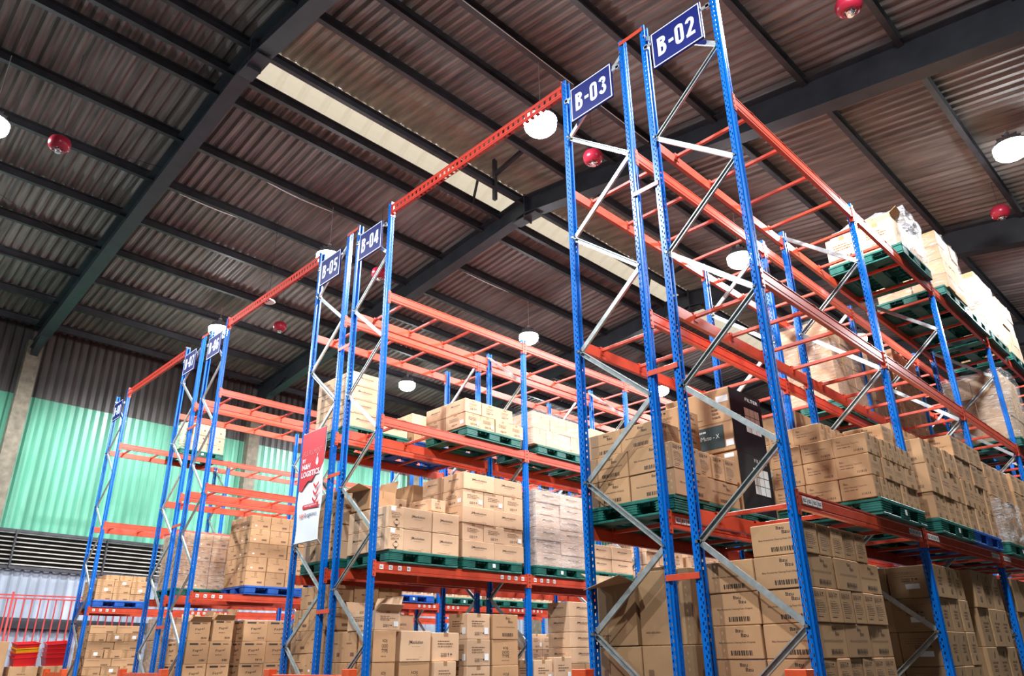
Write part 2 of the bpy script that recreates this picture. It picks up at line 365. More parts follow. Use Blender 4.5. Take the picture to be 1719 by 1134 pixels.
# posts that carry the ventilator, beside the middle rafter
for (yy) in (4.6, 11.9):
    mb = MB(); a = B(-8.37, yy, zroof(-8.37)-0.35); b = B(-8.37, yy, 13.3)
    mb.bar(a, b, 0.09, 0.09, PURLIN); mb.bar(B(-8.37, yy, 12.75), B(-6.67, yy, 13.05), 0.08, 0.1, PURLIN); mb.bar(B(-9.2, yy, 12.3), B(-9.0, yy, 12.95), 0.05, 0.05, PURLIN)
    tag(struct('ventilator_post', mb.mesh('ventilator_post')), 'dark steel post and strut carrying the ridge ventilator', 'post', 'ventilator posts')
# west wall in bands of vertical cladding
def clad(z0, z1, mat, name, dx=0.0):
    mb = MB(); pitch = 0.24; n = int((YB-YA)/pitch*4); pat = (0, 0, 0, 0.05); i = mb.m(mat)
    for j in range(n+1):
        y = YA + j*pitch/4
        for z in (z0, z1): mb.v.append(B(XW-0.2+dx+pat[j % 4], y, z))
    for j in range(n): mb.f.append((2*j, 2*j+1, 2*j+3, 2*j+2)); mb.mi.append(i)
    return mb.mesh(name)
tag(struct('wall_left', clad(9.0, 11.5, GREY_CLAD, 'wall_left')), 'dark grey ribbed cladding under the eave', 'wall')
tag(struct('wall_left', clad(5.0, 9.0, GREEN_CLAD, 'wall_left', 0.03)), 'mint green ribbed cladding behind the B-08 rack', 'wall')
tag(struct('wall_left', clad(0.6, 4.1, WHITE_CLAD, 'wall_left', 0.02)), 'whitish ribbed cladding low on the wall', 'wall')
mb = MB()
mb.raw([B(XW-0.25, YA, 4.0), B(XW-0.25, YB, 4.0), B(XW-0.25, YB, 5.05), B(XW-0.25, YA, 5.05)], [(0, 1, 2, 3)], LOUVREBACK)
for k in range(8):
    z = 4.08 + k*0.122
    mb.prism([(0.0, 0.0), (0.10, -0.035), (0.10, -0.022), (0.0, 0.013)], B(XW-0.19, YA, z+0.05), B(XW-0.19, YB, z+0.05), (1, 0, 0), (0, 0, 1), LOUVRE)
for k in range(22):
    y = YA + 0.9 + k*2.42; mb.bar(B(XW-0.06, y, 4.0), B(XW-0.06, y, 5.05), 0.12, 0.04, PURLIN, up=(0, 1, 0))
for z in (4.02, 5.03): mb.bar(B(XW-0.07, YA, z), B(XW-0.07, YB, z), 0.06, 0.08, PURLIN)
tag(struct('louvre_band', mb.mesh('louvre_band')), 'horizontal louvre band between green and white cladding', 'louvre')
mb = MB(); mb.bar(B(XW-0.1, YA, 2.55), B(XW-0.1, YB, 2.55), 0.1, 0.28, PURLIN)
tag(struct('trim_1', mb.mesh('trim_1')), 'dark girt across the whitish cladding', 'trim')
for k, y in enumerate(RAFT_Y):
    mb = MB(); p0 = B(XW+0.02, y, 0.6); p1 = B(XW+0.02, y, zroof(XW)-0.4)
    mb.box(p0[0]-0.18, p0[0]+0.18, y-0.2, y+0.2, 0.0, p1[2], CONC)
    tag(struct('wall_column', mb.mesh('wall_column')), 'rough concrete wall column under a roof rafter', 'column', 'wall columns')
mb = MB(); mb.box(XW-0.4, XE, YA, YB, -0.1, 0.0, FLOORM); struct('floor', mb.mesh('floor'))
mb = MB(); mb.box(XW-0.4, XE, YB, YB+0.1, 0.0, 13.5, GREY_CLAD); struct('wall_back', mb.mesh('wall_back'))
mb = MB(); mb.box(XE, XE+0.1, YA, YB, 0.0, 10.0, GREY_CLAD); struct('wall_right', mb.mesh('wall_right'))
mb = MB(); mb.box(XW-0.4, XE, YA-0.1, YA, 0.0, 13.9, GREY_CLAD); struct('wall_front', mb.mesh('wall_front'))  # unseen wall behind the camera, added to keep sky light out of the hall

# ------------------------------------------------------------------ rack steel
XL = {'2R': -0.07, '2L': -1.0, '3R': -1.311, '3L': -2.252, '4R': -6.092, '4L': -7.021, '5R': -7.33, '5L': -8.272, '6R': -12.142, '6L': -13.011, '7R': -13.421, '7L': -14.358, '8R': -18.282, '8L': -19.214}
UW, UD = 0.07, 0.09                       # upright: across the aisle, along the beams
PITCH_Y = 3.0524
LEV = {4: 7.0, 3: 4.957, 2: 2.871}; LEV8 = {4: 7.09, 3: 5.0, 2: 2.92}
TOP = 8.62
def offset_poly(p, t):
    out = []
    for i, a in enumerate(p):
        d1 = Vector(a) - Vector(p[i-1]) if i > 0 else Vector(p[1]) - Vector(a)
        d2 = Vector(p[i+1]) - Vector(a) if i < len(p)-1 else d1
        n = (Vector((-d1.y, d1.x)).normalized() + Vector((-d2.y, d2.x)).normalized()); n.normalize(); out.append((a[0]+n.x*t, a[1]+n.y*t))
    return out
def upright_mesh(h, sgn, name):
    """omega section; sgn +1 has its slotted face towards +x"""
    P = [(0, .022), (0, 0), (.021, 0), (.042, 0), (.050, .010), (.070, .010), (.070, .023), (.070, .036), (.062, .041), (.062, .049), (.070, .054), (.070, .067), (.070, .080), (.050, .080), (.042, .090), (.021, .090), (0, .090), (0, .068)]
    rows = {1: 0.0, 2: 0.5, 5: 0.0, 6: 0.5, 10: 0.5, 11: 0.0, 14: 0.5, 15: 0.0}
    mb = MB(); Q = offset_poly(P, 0.003)
    f = (lambda x: x) if sgn > 0 else (lambda x: 0.07 - x)
    for i in range(len(P)-1):
        for S in (P, Q):
            (xa, ya), (xb, yb) = S[i], S[i+1]
            uv = None
            if i in rows: o = rows[i]; uv = [(0, o), (1, o), (1, o+h/0.066), (0, o+h/0.066)]
            mb.face([(f(xa), ya, 0), (f(xb), yb, 0), (f(xb), yb, h), (f(xa), ya, h)], BLUE, uv)
    for z in (0, h):
        for i in range(len(P)-1): mb.face([(f(P[i][0]), P[i][1], z), (f(P[i+1][0]), P[i+1][1], z), (f(Q[i+1][0]), Q[i+1][1], z), (f(Q[i][0]), Q[i][1], z)], BLUE)
    mb.box(f(-0.02) if sgn > 0 else -0.02, f(0.09) if sgn > 0 else 0.09, -0.02, 0.11, 0, 0.008, BLUE)
    return mb.mesh(name)
H_END = TOP + ZO; H_IN = 7.06 + ZO
UPM = {(h, s): upright_mesh(h, s, 'upright') for h in (H_END, H_IN) for s in (1, -1)}
BEAM_L = PITCH_Y - UD
def beam_mesh(s, l=BEAM_L):
    P = [(0, 0), (0, .026), (-.005, .030), (-.005, .037), (0, .041), (0, .112), (-.005, .116), (-.005, .128), (0, .132), (0, .142), (-.024, .142), (-.024, .116), (-.046, .116), (-.046, 0)]
    P = [(x*s, z) for x, z in P]
    if s < 0: P = P[::-1]
    mb = MB(); mb.prism(P, (0, 0, 0), (0, l, 0), (1, 0, 0), (0, 0, 1), RED); return mb.mesh('beam')
BM = {s: beam_mesh(s) for s in (1, -1)}
def connector_mesh(s, e):
    """hooked end plate: on the slotted face of the upright and across the beam end (e=+1 at the far end)"""
    mb = MB(); x0, x1 = (0.001, 0.006) if s > 0 else (-0.006, -0.001)
    ya, yb = (-0.052, 0.004) if e < 0 else (-0.004, 0.052)
    mb.box(x0, x1, ya, yb, -0.055, 0.163, RED, 0.0015)
    ye = (0.0, 0.005) if e < 0 else (-0.005, 0.0)
    mb.box(min(0, -0.05*s), max(0, -0.05*s), ye[0], ye[1], -0.055, 0.163, RED)
    for k in range(4):
        z = -0.035 + k*0.058; yc = (ya+yb)/2 + (-0.012 if e < 0 else 0.012)
        mb.box(*(sorted((x1*1.0 if s > 0 else x0*1.0, (x1+0.004) if s > 0 else (x0-0.004)))), yc-0.007, yc+0.007, z, z+0.016, STEELDARK)
    return mb.mesh('connector')
CNM = {(s, e): connector_mesh(s, e) for s in (1, -1) for e in (1, -1)}
def label_mesh(s, w, h):
    mb = MB(); x = 0.0012*s; P = [(x, 0, 0), (x, w, 0), (x, w, h), (x, 0, h)]
    mb.face(P if s > 0 else P[::-1], PAPER)
    x = 0.0018*s; q = lambda a, b, c, d: [(x, a*w, b*h), (x, c*w, b*h), (x, c*w, d*h), (x, a*w, d*h)]
    for r in (q(.2, .25, .4, .75), q(.5, .3, .8, .45), q(.5, .6, .8, .7)): mb.face(r if s > 0 else r[::-1], INK)
    return mb.mesh('location_label')
LBM = {s: label_mesh(s, 0.062, 0.06) for s in (1, -1)}; LBB = {s: label_mesh(s, 0.085, 0.062) for s in (1, -1)}
def brace_mesh(dx, dz, flat):
    """cold-rolled channel; flat = web towards the cross aisle, else its open side"""
    mb = MB(); a = Vector((0, 0, 0)); b = Vector((dx, 0, dz)); d = (b-a).normalized(); r = Vector((0, 1, 0)); u = Vector((-d.z, 0, d.x))
    t = 0.0035; f = -1 if flat else 1
    P = [(.014, -.026), (.014, .026), (-.014, .026), (-.014, .016), (-.014+t, .016), (-.014+t, .026-t), (.014-t, .026-t), (.014-t, -.026+t), (-.014+t, -.026+t), (-.014+t, -.016), (-.014, -.016), (-.014, -.026)]
    P = [(x*f, y) for x, y in P]
    if f > 0: P = P[::-1]
    n = len(P); A = a - d*0.02; Bq = b + d*0.02
    mb.raw([p + r*x + u*y for p in (A, Bq) for x, y in P], [(k, (k+1) % n, n+(k+1) % n, n+k) for k in range(n)], GALV)
    for p in (a, b): mb.box(p.x-0.012, p.x+0.012, -0.055, 0.055, p.z-0.012, p.z+0.012, CHROME)
    return mb.mesh('brace')
_br = {}
def bracem(dx, dz, flat):
    k = (round(dx, 3), round(dz, 3), flat)
    if k not in _br: _br[k] = brace_mesh(dx, dz, flat)
    return _br[k]
def sbar_mesh(l):
    mb = MB(); mb.box(0.02, l-0.02, -0.02, 0.02, -0.026, 0.012, RED, 0.003)
    for x0, x1 in ((-0.004, 0.05), (l-0.05, l+0.004)):
        mb.box(x0, x1, -0.035, 0.035, 0.026, 0.030, RED); 
    mb.box(0.046, 0.052, -0.035, 0.035, -0.07, 0.03, RED); mb.box(l-0.052, l-0.046, -0.035, 0.035, -0.07, 0.03, RED)
    return mb.mesh('support_bar')
_sb = {}
ORD = ['first', 'second', 'third', 'fourth', 'fifth', 'sixth', 'seventh', 'eighth', 'ninth', 'tenth', 'eleventh', 'twelfth', 'thirteenth', 'fourteenth']
RACKLAB = {2: 'blue and red pallet rack under the B-02 sign', 3: 'blue and red pallet rack under the B-03 sign', 4: 'blue and red pallet rack under the B-04 sign', 5: 'blue and red pallet rack with banner, under the B-05 sign',
           6: 'blue and red pallet rack under the B-06 sign', 7: 'blue and red pallet rack under the B-07 sign', 8: 'single blue and red pallet rack nearest the green wall'}
def rack(num, bays):
    xr, xl = XL['%dR' % num], XL['%dL' % num]; lev = LEV8 if num == 8 else LEV
    root = thing('pallet_rack', (xl, 0, 0), RACKLAB[num], 'pallet rack', 'pallet racks')
    dxr = xr - xl; even = num % 2 == 0
    for k in range(bays+1):
        y = k*PITCH_Y; h = H_END if k == 0 else H_IN
        link('upright', UPM[(h, 1)], root, (dxr, y, 0)); link('upright', UPM[(h, -1)], root, (0, y, 0))
        zs = [8.435 - 0.737*i for i in range(11)]
        for i in range(len(zs)-1):
            za, zb = zs[i], zs[i+1]
            if za + ZO > h - 0.03 or zb + ZO < 0.05: continue
            inner_first = (i % 2 == 0)          # 8.435 sits on the inner post of even racks
            onleft_a = inner_first if even else not inner_first
            xa, xb = (0.058, dxr+0.012) if onleft_a else (dxr+0.012, 0.058)
            link('brace', bracem(xb-xa, zb-za, inner_first), root, (xa, y+0.045, za+ZO))
    ln = dxr + UW
    for l, z in lev.items():
        zb = z - 0.163 + ZO
        for k in range(bays):
            y0 = k*PITCH_Y + UD
            for s, x in ((1, ln), (-1, 0.0)):
                b = link('beam', BM[s], root, (x, y0, zb))
                link('connector', CNM[(s, -1)], b, (0, 0, 0)); link('connector', CNM[(s, 1)], b, (0, BEAM_L, 0))
                if l == 2 and s == 1:
                    big = num in (2, 3)
                    for q in range(4):
                        step = 0.095 if big else 0.155
                        link('location_label', (LBB if big else LBM)[s], b, (0.002, 0.06 + q*step, 0.048))
                        link('location_label', (LBB if big else LBM)[s], b, (0.002, BEAM_L - 0.14 - q*step, 0.048))
            n = 4
            for q in range(n):
                kk = round(ln, 3)
                if kk not in _sb: _sb[kk] = sbar_mesh(ln)
                link('support_bar', _sb[kk], root, (0, y0 + BEAM_L*(q+0.5)/n, zb + 0.115))
    return root
for num, bays in ((2, 5), (3, 5), (4, 5), (5, 4), (6, 4), (7, 4), (8, 4)): rack(num, bays)

# row spacers between back-to-back racks
for (a, b) in (('3R', '2L'), ('5R', '4L'), ('7R', '6L')):
    for i, z in enumerate((8.56, 6.36, 4.23, 2.25)):
        x0, x1 = XL[a]+0.015, XL[b]+0.055; mb = MB()
        mb.box(0, x1-x0, -0.012, -0.004, -0.028, 0.028, RED, 0.002); mb.box(0, x1-x0, -0.004, 0.03, 0.024, 0.028, RED)
        for xx in (0.03, x1-x0-0.03): mb.lathe([(0, -0.0), (0.011, 0), (0.011, 0.009), (0, 0.009)], CHROME, 8); 
        o = link('row_spacer', mb.mesh('row_spacer'), None, (x0, 0, z+ZO))
        hgt = ['at the very top', 'just below the top shelf', 'just below the middle shelf', 'just below the lowest shelf'][i]
        tag(o, 'short red spacer plate joining racks B-0%s and B-0%s %s' % (a[0], b[0], hgt), 'rack spacer', 'row spacers')
# ties across the aisles
def tie(a, b, la):
    x0, x1 = XL[a]+UW+0.002, XL[b]-0.002; l = x1-x0; mb = MB()
    for (y0, z0, y1, z1) in ((0.02, -0.09, 0.02, 0.09), (0.02, -0.09, 0.075, -0.09), (0.02, 0.09, 0.075, 0.09)):
        A = [(0, y0, z0), (l, y0, z0), (l, y1, z1), (0, y1, z1)]
        mb.face(A, REDPERF, [(0.0, 0), (0.0, l/0.1), (1.0, l/0.1), (1.0, 0)])
    for z in (-0.045, 0.045): mb.bar((0, 0.018, z), (l, 0.018, z), 0.004, 0.02, RED)
    for x in (0, l): mb.box(x-0.003, x+0.003, 0.0, 0.09, -0.14, 0.14, RED)
    tag(link('aisle_tie_beam', mb.mesh('aisle_tie_beam'), None, (x0, 0, 8.5+ZO)), la, 'tie beam', 'aisle tie beams')
tie('4R', '3L', 'red perforated tie beam across the aisle between racks B-03 and B-04')
tie('6R', '5L', 'red perforated tie beam across the aisle between racks B-05 and B-06')
tie('8R', '7L', 'red perforated tie beam across the aisle between B-07 and the rack by the wall')
# heavy condensed numerals for the aisle signs, drawn as broad strokes in a cell 0.58 wide and 1 high
def arc(cx, cy, rx, ry, a0, a1, n=8): return [(cx+rx*math.cos(math.radians(a0+(a1-a0)*k/n)), cy+ry*math.sin(math.radians(a0+(a1-a0)*k/n))) for k in range(n+1)]
_loop = lambda y0, y1, w=.33: arc(.29, y1-.16, w/2, .10, 0, 180) + arc(.29, y0+.16, w/2, .10, 180, 360) + [(.29+w/2, y1-.16)]
GLY = {'0': [_loop(0, 1)], '8': [_loop(.44, 1, .31), _loop(0, .56)], '-': [[(.06, .46), (.36, .46)]],
       'B': [[(.12, 0), (.12, 1)], [(.1, .92)] + arc(.30, .79, .14, .13, 90, -90) + [(.1, .55)], [(.1, .52)] + arc(.31, .30, .15, .22, 90, -90) + [(.1, .08)]],
       '2': [arc(.29, .76, .17, .16, 180, 0) + [(.45, .62), (.16, .14)], [(.03, .085), (.55, .085)]],
       '3': [arc(.29, .77, .16, .15, 170, -80, 10), arc(.29, .28, .17, .20, 95, -170, 12)],
       '4': [[(.33, .96), (.10, .34)], [(.02, .28), (.58, .28)], [(.41, 0), (.41, 1)]],
       '5': [[(.54, .915), (.10, .915)], [(.14, .95), (.14, .50)], [(.13, .55)] + arc(.28, .32, .17, .24, 110, -150, 12)],
       '6': [arc(.29, .78, .165, .14, 10, 180) + [(.125, .25)], _loop(0, .60)],
       '7': [[(.04, .915), (.55, .915)], [(.47, .9), (.22, 0)]]}
def strokes(a, word, x, y, h, wide, mat, t=.17):
    for ch in word:
        for path in GLY[ch]:
            n = len(path); L = []; Rr = []
            for k, p in enumerate(path):
                q0 = Vector(path[max(k-1, 0)]); q1 = Vector(path[min(k+1, n-1)]); d = (q1-q0).normalized(); nn = Vector((-d.y, d.x))*t/2
                L.append((p[0]+nn.x*1.12, p[1]+nn.y)); Rr.append((p[0]-nn.x*1.12, p[1]-nn.y))
            a.items.append(([(x+u_*wide, y+v_*h) for u_, v_ in L+Rr], [(k, n+k, n+k+1, k+1) for k in range(n-1)], mat))
        x += (.44 if ch == '-' else .66)*wide
    return a
# signs
def sign(num, txt, label):
    xc = (XL['%dL' % num] + XL['%dR' % num] + UW)/2; w, h = 0.66, 0.52
    root = thing('aisle_sign', (xc, -0.03, 8.085+ZO), label, 'sign', 'blue aisle signs')
    mb = MB(); mb.box(-w/2, w/2, -0.012, 0.012, -h/2, h/2, SIGNBLUE, 0.003); link('sign_panel', mb.mesh('sign_panel'), root)
    a = Art(); a.frame(-w/2+0.012, -h/2+0.012, w/2-0.012, h/2-0.012, 0.012, SIGNWHITE)
    mb = MB(); a.put(mb, (0, -0.0135, 0), (1, 0, 0), (0, 0, 1)); link('sign_border', mb.mesh('sign_border'), root)
    a = Art(); strokes(a, txt, -0.252, -0.13, 0.26, 0.213, SIGNWHITE)
    mb = MB(); a.put(mb, (0, -0.0138, 0), (1, 0, 0), (0, 0, 1)); link('lettering', mb.mesh('lettering'), root)
    for sx in (-1, 1): mb = MB(); mb.box(min(sx*w/2, sx*(w/2+0.11)), max(sx*w/2, sx*(w/2+0.11)), -0.004, 0.004, 0.12, 0.16, GALV); mb.box(sx*(w/2+0.08)-0.02, sx*(w/2+0.08)+0.02, -0.004, 0.03, 0.11, 0.17, GALV); link('bracket', mb.mesh('bracket'), root)
for n_ in (2, 3, 4, 5, 6, 7): sign(n_, 'B-0%d' % n_, 'navy blue sign reading B-0%d on the rack end' % n_)
sign(8, 'B-08', 'navy blue sign on the rack end nearest the green wall')
# rack end guards
def guard(x0, x1, label):
    root = thing('rack_end_guard', (x0, -0.3, 0), label, 'rack guard', 'orange rack end guards'); l = x1-x0
    for x in (0, l):
        mb = MB(); mb.box(x-0.085, x+0.085, -0.06, 0.06, 0, 0.9, ORANGE, 0.006); mb.box(x-0.13, x+0.13, -0.1, 0.1, 0, 0.012, ORANGE); link('guard_post', mb.mesh('guard_post'), root)
    for z in (0.80, 0.4):
        mb = MB(); mb.box(0.085, l-0.085, -0.03, 0.03, z-0.07, z+0.03, ORANGE, 0.006); link('guard_rail', mb.mesh('guard_rail'), root)
guard(-14.0, -11.9, 'orange guard rail at the end of racks B-06 and B-07')
guard(-7.95, -5.9, 'orange guard rail at the end of racks B-04 and B-05')
guard(-2.08, -0.03, 'orange guard rail at the end of racks B-02 and B-03')
guard(-19.3, -17.9, 'orange guard rail at the end of the rack by the green wall')

# ------------------------------------------------------------------ pallets
def pallet_meshes(mat, lx=1.08, ly=1.26):
    deck = MB(); deck.box(-lx/2, lx/2, -ly/2, ly/2, 0.118, 0.15, mat, 0.004)
    for k in range(9):
        x = -lx/2 + lx*(k+0.5)/9; deck.box(x-0.004, x+0.004, -ly/2+0.02, ly/2-0.02, 0.095, 0.119, mat)
    for k in range(10):
        y = -ly/2 + ly*(k+0.5)/10; deck.box(-lx/2+0.02, lx/2-0.02, y-0.004, y+0.004, 0.095, 0.119, mat)
    blk = MB(); blk.box(-0.11, 0.11, -0.12, 0.12, 0.02, 0.12, mat, 0.012)
    for k in range(4): z = 0.035 + k*0.022; blk.box(-0.113, 0.113, -0.123, 0.123, z, z+0.005, mat)
    run = MB(); run.box(-lx/2, lx/2, -0.10, 0.10, 0.0, 0.022, mat, 0.004)
    rul = MB(); rul.box(-0.09, 0.09, -ly/2, ly/2, 0.0, 0.021, mat, 0.004)
    lab = MB(); lab.face([(lx/2+0.004, -0.03, 0.05), (lx/2+0.004, 0.03, 0.05), (lx/2+0.004, 0.03, 0.10), (lx/2+0.004, -0.03, 0.10)], PAPER)
    return deck.mesh('deck'), blk.mesh('block'), run.mesh('bottom_board'), rul.mesh('side_board'), lab.mesh('paper_tag'), lx, ly
PM = {'green': pallet_meshes(GREENP), 'blue': pallet_meshes(BLUEP)}
def pallet(xc, yc, zrel, colour, label):
    d, b, r, s, t, lx, ly = PM[colour]
    root = thing('plastic_pallet', (xc, yc, zrel+ZO), label, 'pallet', '%s plastic pallets' % colour)
    root.scale = (1, 1, 1.133)
    link('deck', d, root)
    for sx in (-1, 0, 1):
        for sy in (-1, 0, 1): link('block', b, root, (sx*(lx/2-0.114), sy*(ly/2-0.124), 0))
        link('side_board', s, root, (sx*(lx/2-0.095), 0, 0))
    for sy in (-1, 1): link('bottom_board', r, root, (0, sy*(ly/2-0.105), 0))
    if int(abs(xc*31 + yc*17 + zrel*13)) % 3 == 0: link('paper_tag', t, root)
    return root

# ------------------------------------------------------------------ cartons
def art_bzu(w, h, wide):
    a = Art()
    if wide:
        a.text('Bzu', w*0.50, h*0.80, h*0.10, h*0.26, bold=0.01); a.text('Bzu', w*0.60, h*0.66, h*0.11, h*0.26, bold=0.01)
        a.text('Baby Accessories Cleaning Foam (Original)', w*0.14, h*0.46, None, w*0.72); a.barcode(w*0.36, h*0.12, w*0.42, h*0.14)
    else:
        a.icons(w*0.08, h*0.76, min(h*0.13, w*0.17)); a.lines(w*0.1, h*0.62, w*0.7, 7, h*0.055, h*0.016); a.rect(w*0.1, h*0.14, w*0.45, h*0.17)
    return a
def art_travel(w, h, wide):
    a = Art()
    if wide:
        a.text('Baby Cleansing Travel Kit', w*0.12, h*0.52, None, w*0.66, INKS); a.lines(w*0.12, h*0.42, w*0.4, 1, h*0.1, h*0.03, INKS); a.barcode(w*0.6, h*0.16, w*0.26, h*0.10, INKS)
        a.text('Bzu', w*0.12, h*0.70, h*0.10, None, INKS)
    else:
        a.rect(w*0.38, h*0.74, w*0.62, h*0.98, TAPE); a.rect(w*0.38, h*0.02, w*0.62, h*0.22, TAPE); a.lines(w*0.12, h*0.55, w*0.6, 2, h*0.1, h*0.02, INKS)
    return a
def art_jm(w, h, wide):
    a = Art()
    if wide:
        a.text('JMsolution', w*0.5, h*0.54, h*0.15, w*0.48, center=True, bold=0.012); a.text('marine luminous pearl', w*0.5, h*0.47, None, w*0.28, INKS, center=True)
        a.text('JM solution', w*0.62, h*0.13, None, w*0.10, INKS); a.lines(w*0.2, h*0.07, w*0.62, 1, h*0.1, h*0.018, INKS)
    else:
        a.lines(w*0.25, h*0.66, w*0.5, 2, h*0.08, h*0.03, INKS); a.lines(w*0.22, h*0.46, w*0.56, 1, h*0.1, h*0.025, INKS)
        a.icons(w*0.28, h*0.24, min(h*0.14, w*0.10)); a.rect(w*0.40, h*0.86, w*0.6, h*1.0, TAPE)
    return a
def art_jmhaz(w, h, wide):
    a = Art()
    if wide: return art_jm(w, h, True)
    a.rect(w*0.12, h*0.76, w*0.42, h*0.97, PAPER); a.rect(w*0.5, h*0.92, w*0.72, h*1.0, TAPE)
    a.lines(w*0.15, h*0.68, w*0.7, 2, h*0.07, h*0.02, INKS); a.icons(w*0.2, h*0.46, min(h*0.09, w*0.12))
    cx, cy, r = w*0.5, h*0.25, min(w*0.3, h*0.18)
    P = [(cx, cy+r), (cx+r, cy), (cx, cy-r), (cx-r, cy)]; q = 0.9
    a.poly(P); a.poly([(cx+(x-cx)*q, cy+(y-cy)*q) for x, y in P], KRAFTL)
    a.poly([(cx, cy+r), (cx+r*.55, cy+r*.45), (cx-r*.55, cy+r*.45)]); a.poly([(cx, cy-r*1.25), (cx+r*.5, cy-r*.5), (cx-r*.5, cy-r*.5)])
    a.rect(w*0.0, h*0.0, w, h*0.025, SEAM)
    return a
def art_tulip(w, h, wide):
    a = Art()
    for k, t in enumerate(('IOJ', 'OIOIO', 'TYPE')): a.text(t, w*0.5, h*(0.60-0.15*k), h*0.12, w*(0.2+0.08*min(k, 1)), center=True, bold=0.01)
    a.lines(w*0.35, h*0.18, w*0.3, 1, h*0.1, h*0.02, INKS)
    return a
def art_info(w, h, wide):
    a = Art()
    a.rect(w*0.42, h*0.86, w*0.58, h, TAPE); a.lines(w*0.2, h*0.68, w*0.6, 3, h*0.09, h*0.035, INKS); a.icons(w*0.32, h*0.16, min(h*0.13, w*0.09))
    a.rect(w*0.74, h*0.2, w*0.92, h*0.46, PAPER)
    return a
def art_label(w, h, wide):
    a = Art()
    if wide:
        a.lines(w*0.12, h*0.80, w*0.6, 3, h*0.07, h*0.014, INKS); a.icons(w*0.3, h*0.5, min(h*0.11, w*0.1)); a.rect(w*0.36, h*0.28, w*0.66, h*0.44, PAPER)
    else:
        a.poly([(w*.55, h*.72), (w*.63, h*.74), (w*.72, h*.9), (w*.64, h*.88)]); a.lines(w*.3, h*.6, w*.5, 3, h*.09, h*.035, INKS); a.rect(w*.45, h*.18, w*.62, h*.3, INKS)
    return a
def art_round(w, h, wide):
    a = Art()
    a.rect(w*0.12, h*0.84, w*0.5, h*0.92); a.rect(w*0.6, h*0.86, w*0.85, h*0.91, INKS); a.text('Fapal', w*0.3, h*0.5, h*0.14, w*0.42, bold=0.01, slope=0.1); a.lines(w*0.3, h*0.38, w*0.4, 1, h*.1, h*.025); a.barcode(w*0.62, h*0.12, w*0.26, h*0.09)
    return a
def art_flat(w, h, wide):
    a = Art()
    a.lines(w*0.08, h*0.74, w*0.6, 1, h*.1, h*.05, INKS); a.rect(w*0.62, h*0.14, w*0.88, h*0.3, INKS)
    if not wide: a.rect(w*0.45, h*0.35, w*0.68, h*0.75, PAPER); a.rect(w*0.2, h*0.0, w*0.36, h, TAPE)
    return a
def art_mail(w, h, wide):
    a = Art(); a.rect(w*0.0, h*0.44, w*0.12, h*0.5, TAPE); a.rect(w*0.44, h*0.7, w*0.56, h, TAPE); a.rect(w*0.2, h*0.2, w*0.3, h*0.3, PAPER); a.rect(w*0.6, h*0.2, w*0.85, h*0.32, INKS)
    a.lines(w*0.3, h*0.6, w*0.4, 1, h*.1, h*.04, INKS); return a
def art_circle(w, h, wide):
    a = Art(); cx, cy, r = w*0.7, h*0.6, h*0.12
    a.poly([(cx+r*math.cos(t), cy+r*math.sin(t)) for t in [2*math.pi*k/12 for k in range(12)]], INKS); a.lines(w*0.5, h*0.2, w*0.35, 1, .1, h*.03, INKS); return a
def art_plain(w, h, wide):
    a = Art(); a.rect(w*0.47, h*0.62, w*0.53, h, TAPE)
    if wide: a.lines(w*.1, h*.16, w*.3, 1, .1, h*.02, INKS)
    return a
def art_arrow(w, h, wide):
    a = Art()
    x = w*0.5; y = h*0.42; a.rect(x-0.008, y, x+0.008, y+0.09); a.poly([(x-0.022, y+0.085), (x+0.022, y+0.085), (x, y+0.13)]); a.rect(w*0.1, h*0.7, w*0.2, h*0.78, INKS)
    return a
STY = {'bzu': (art_bzu, KRAFT), 'travel': (art_travel, KRAFT), 'jm': (art_jm, KRAFTL), 'jmhaz': (art_jmhaz, KRAFTL), 'jmgrey': (art_jm, LILAC), 'tulip': (art_tulip, KRAFT), 'info': (art_info, KRAFTL),
       'label': (art_label, KRAFTD), 'round': (art_round, KRAFT), 'flat': (art_flat, KRAFT), 'mail': (art_mail, KRAFT), 'circle': (art_circle, KRAFTL), 'plain': (art_plain, KRAFT), 'plaind': (art_plain, KRAFTD), 'arrow': (art_arrow, KRAFTD), 'plainl': (art_plain, KRAFTL)}
DESC = {'bzu': 'barcode carton', 'travel': 'faintly printed carton', 'jm': 'pale lettered carton', 'jmhaz': 'diamond marked carton', 'jmgrey': 'greyish lettered carton', 'tulip': 'letter emblem carton', 'info': 'tagged pale carton',
        'label': 'brown labelled carton', 'round': 'script logo carton', 'flat': 'low kraft carton', 'mail': 'taped kraft carton', 'circle': 'round logo carton', 'plain': 'plain kraft carton', 'plaind': 'plain brown carton', 'arrow': 'big brown carton', 'plainl': 'plain pale carton'}
_cm = {}
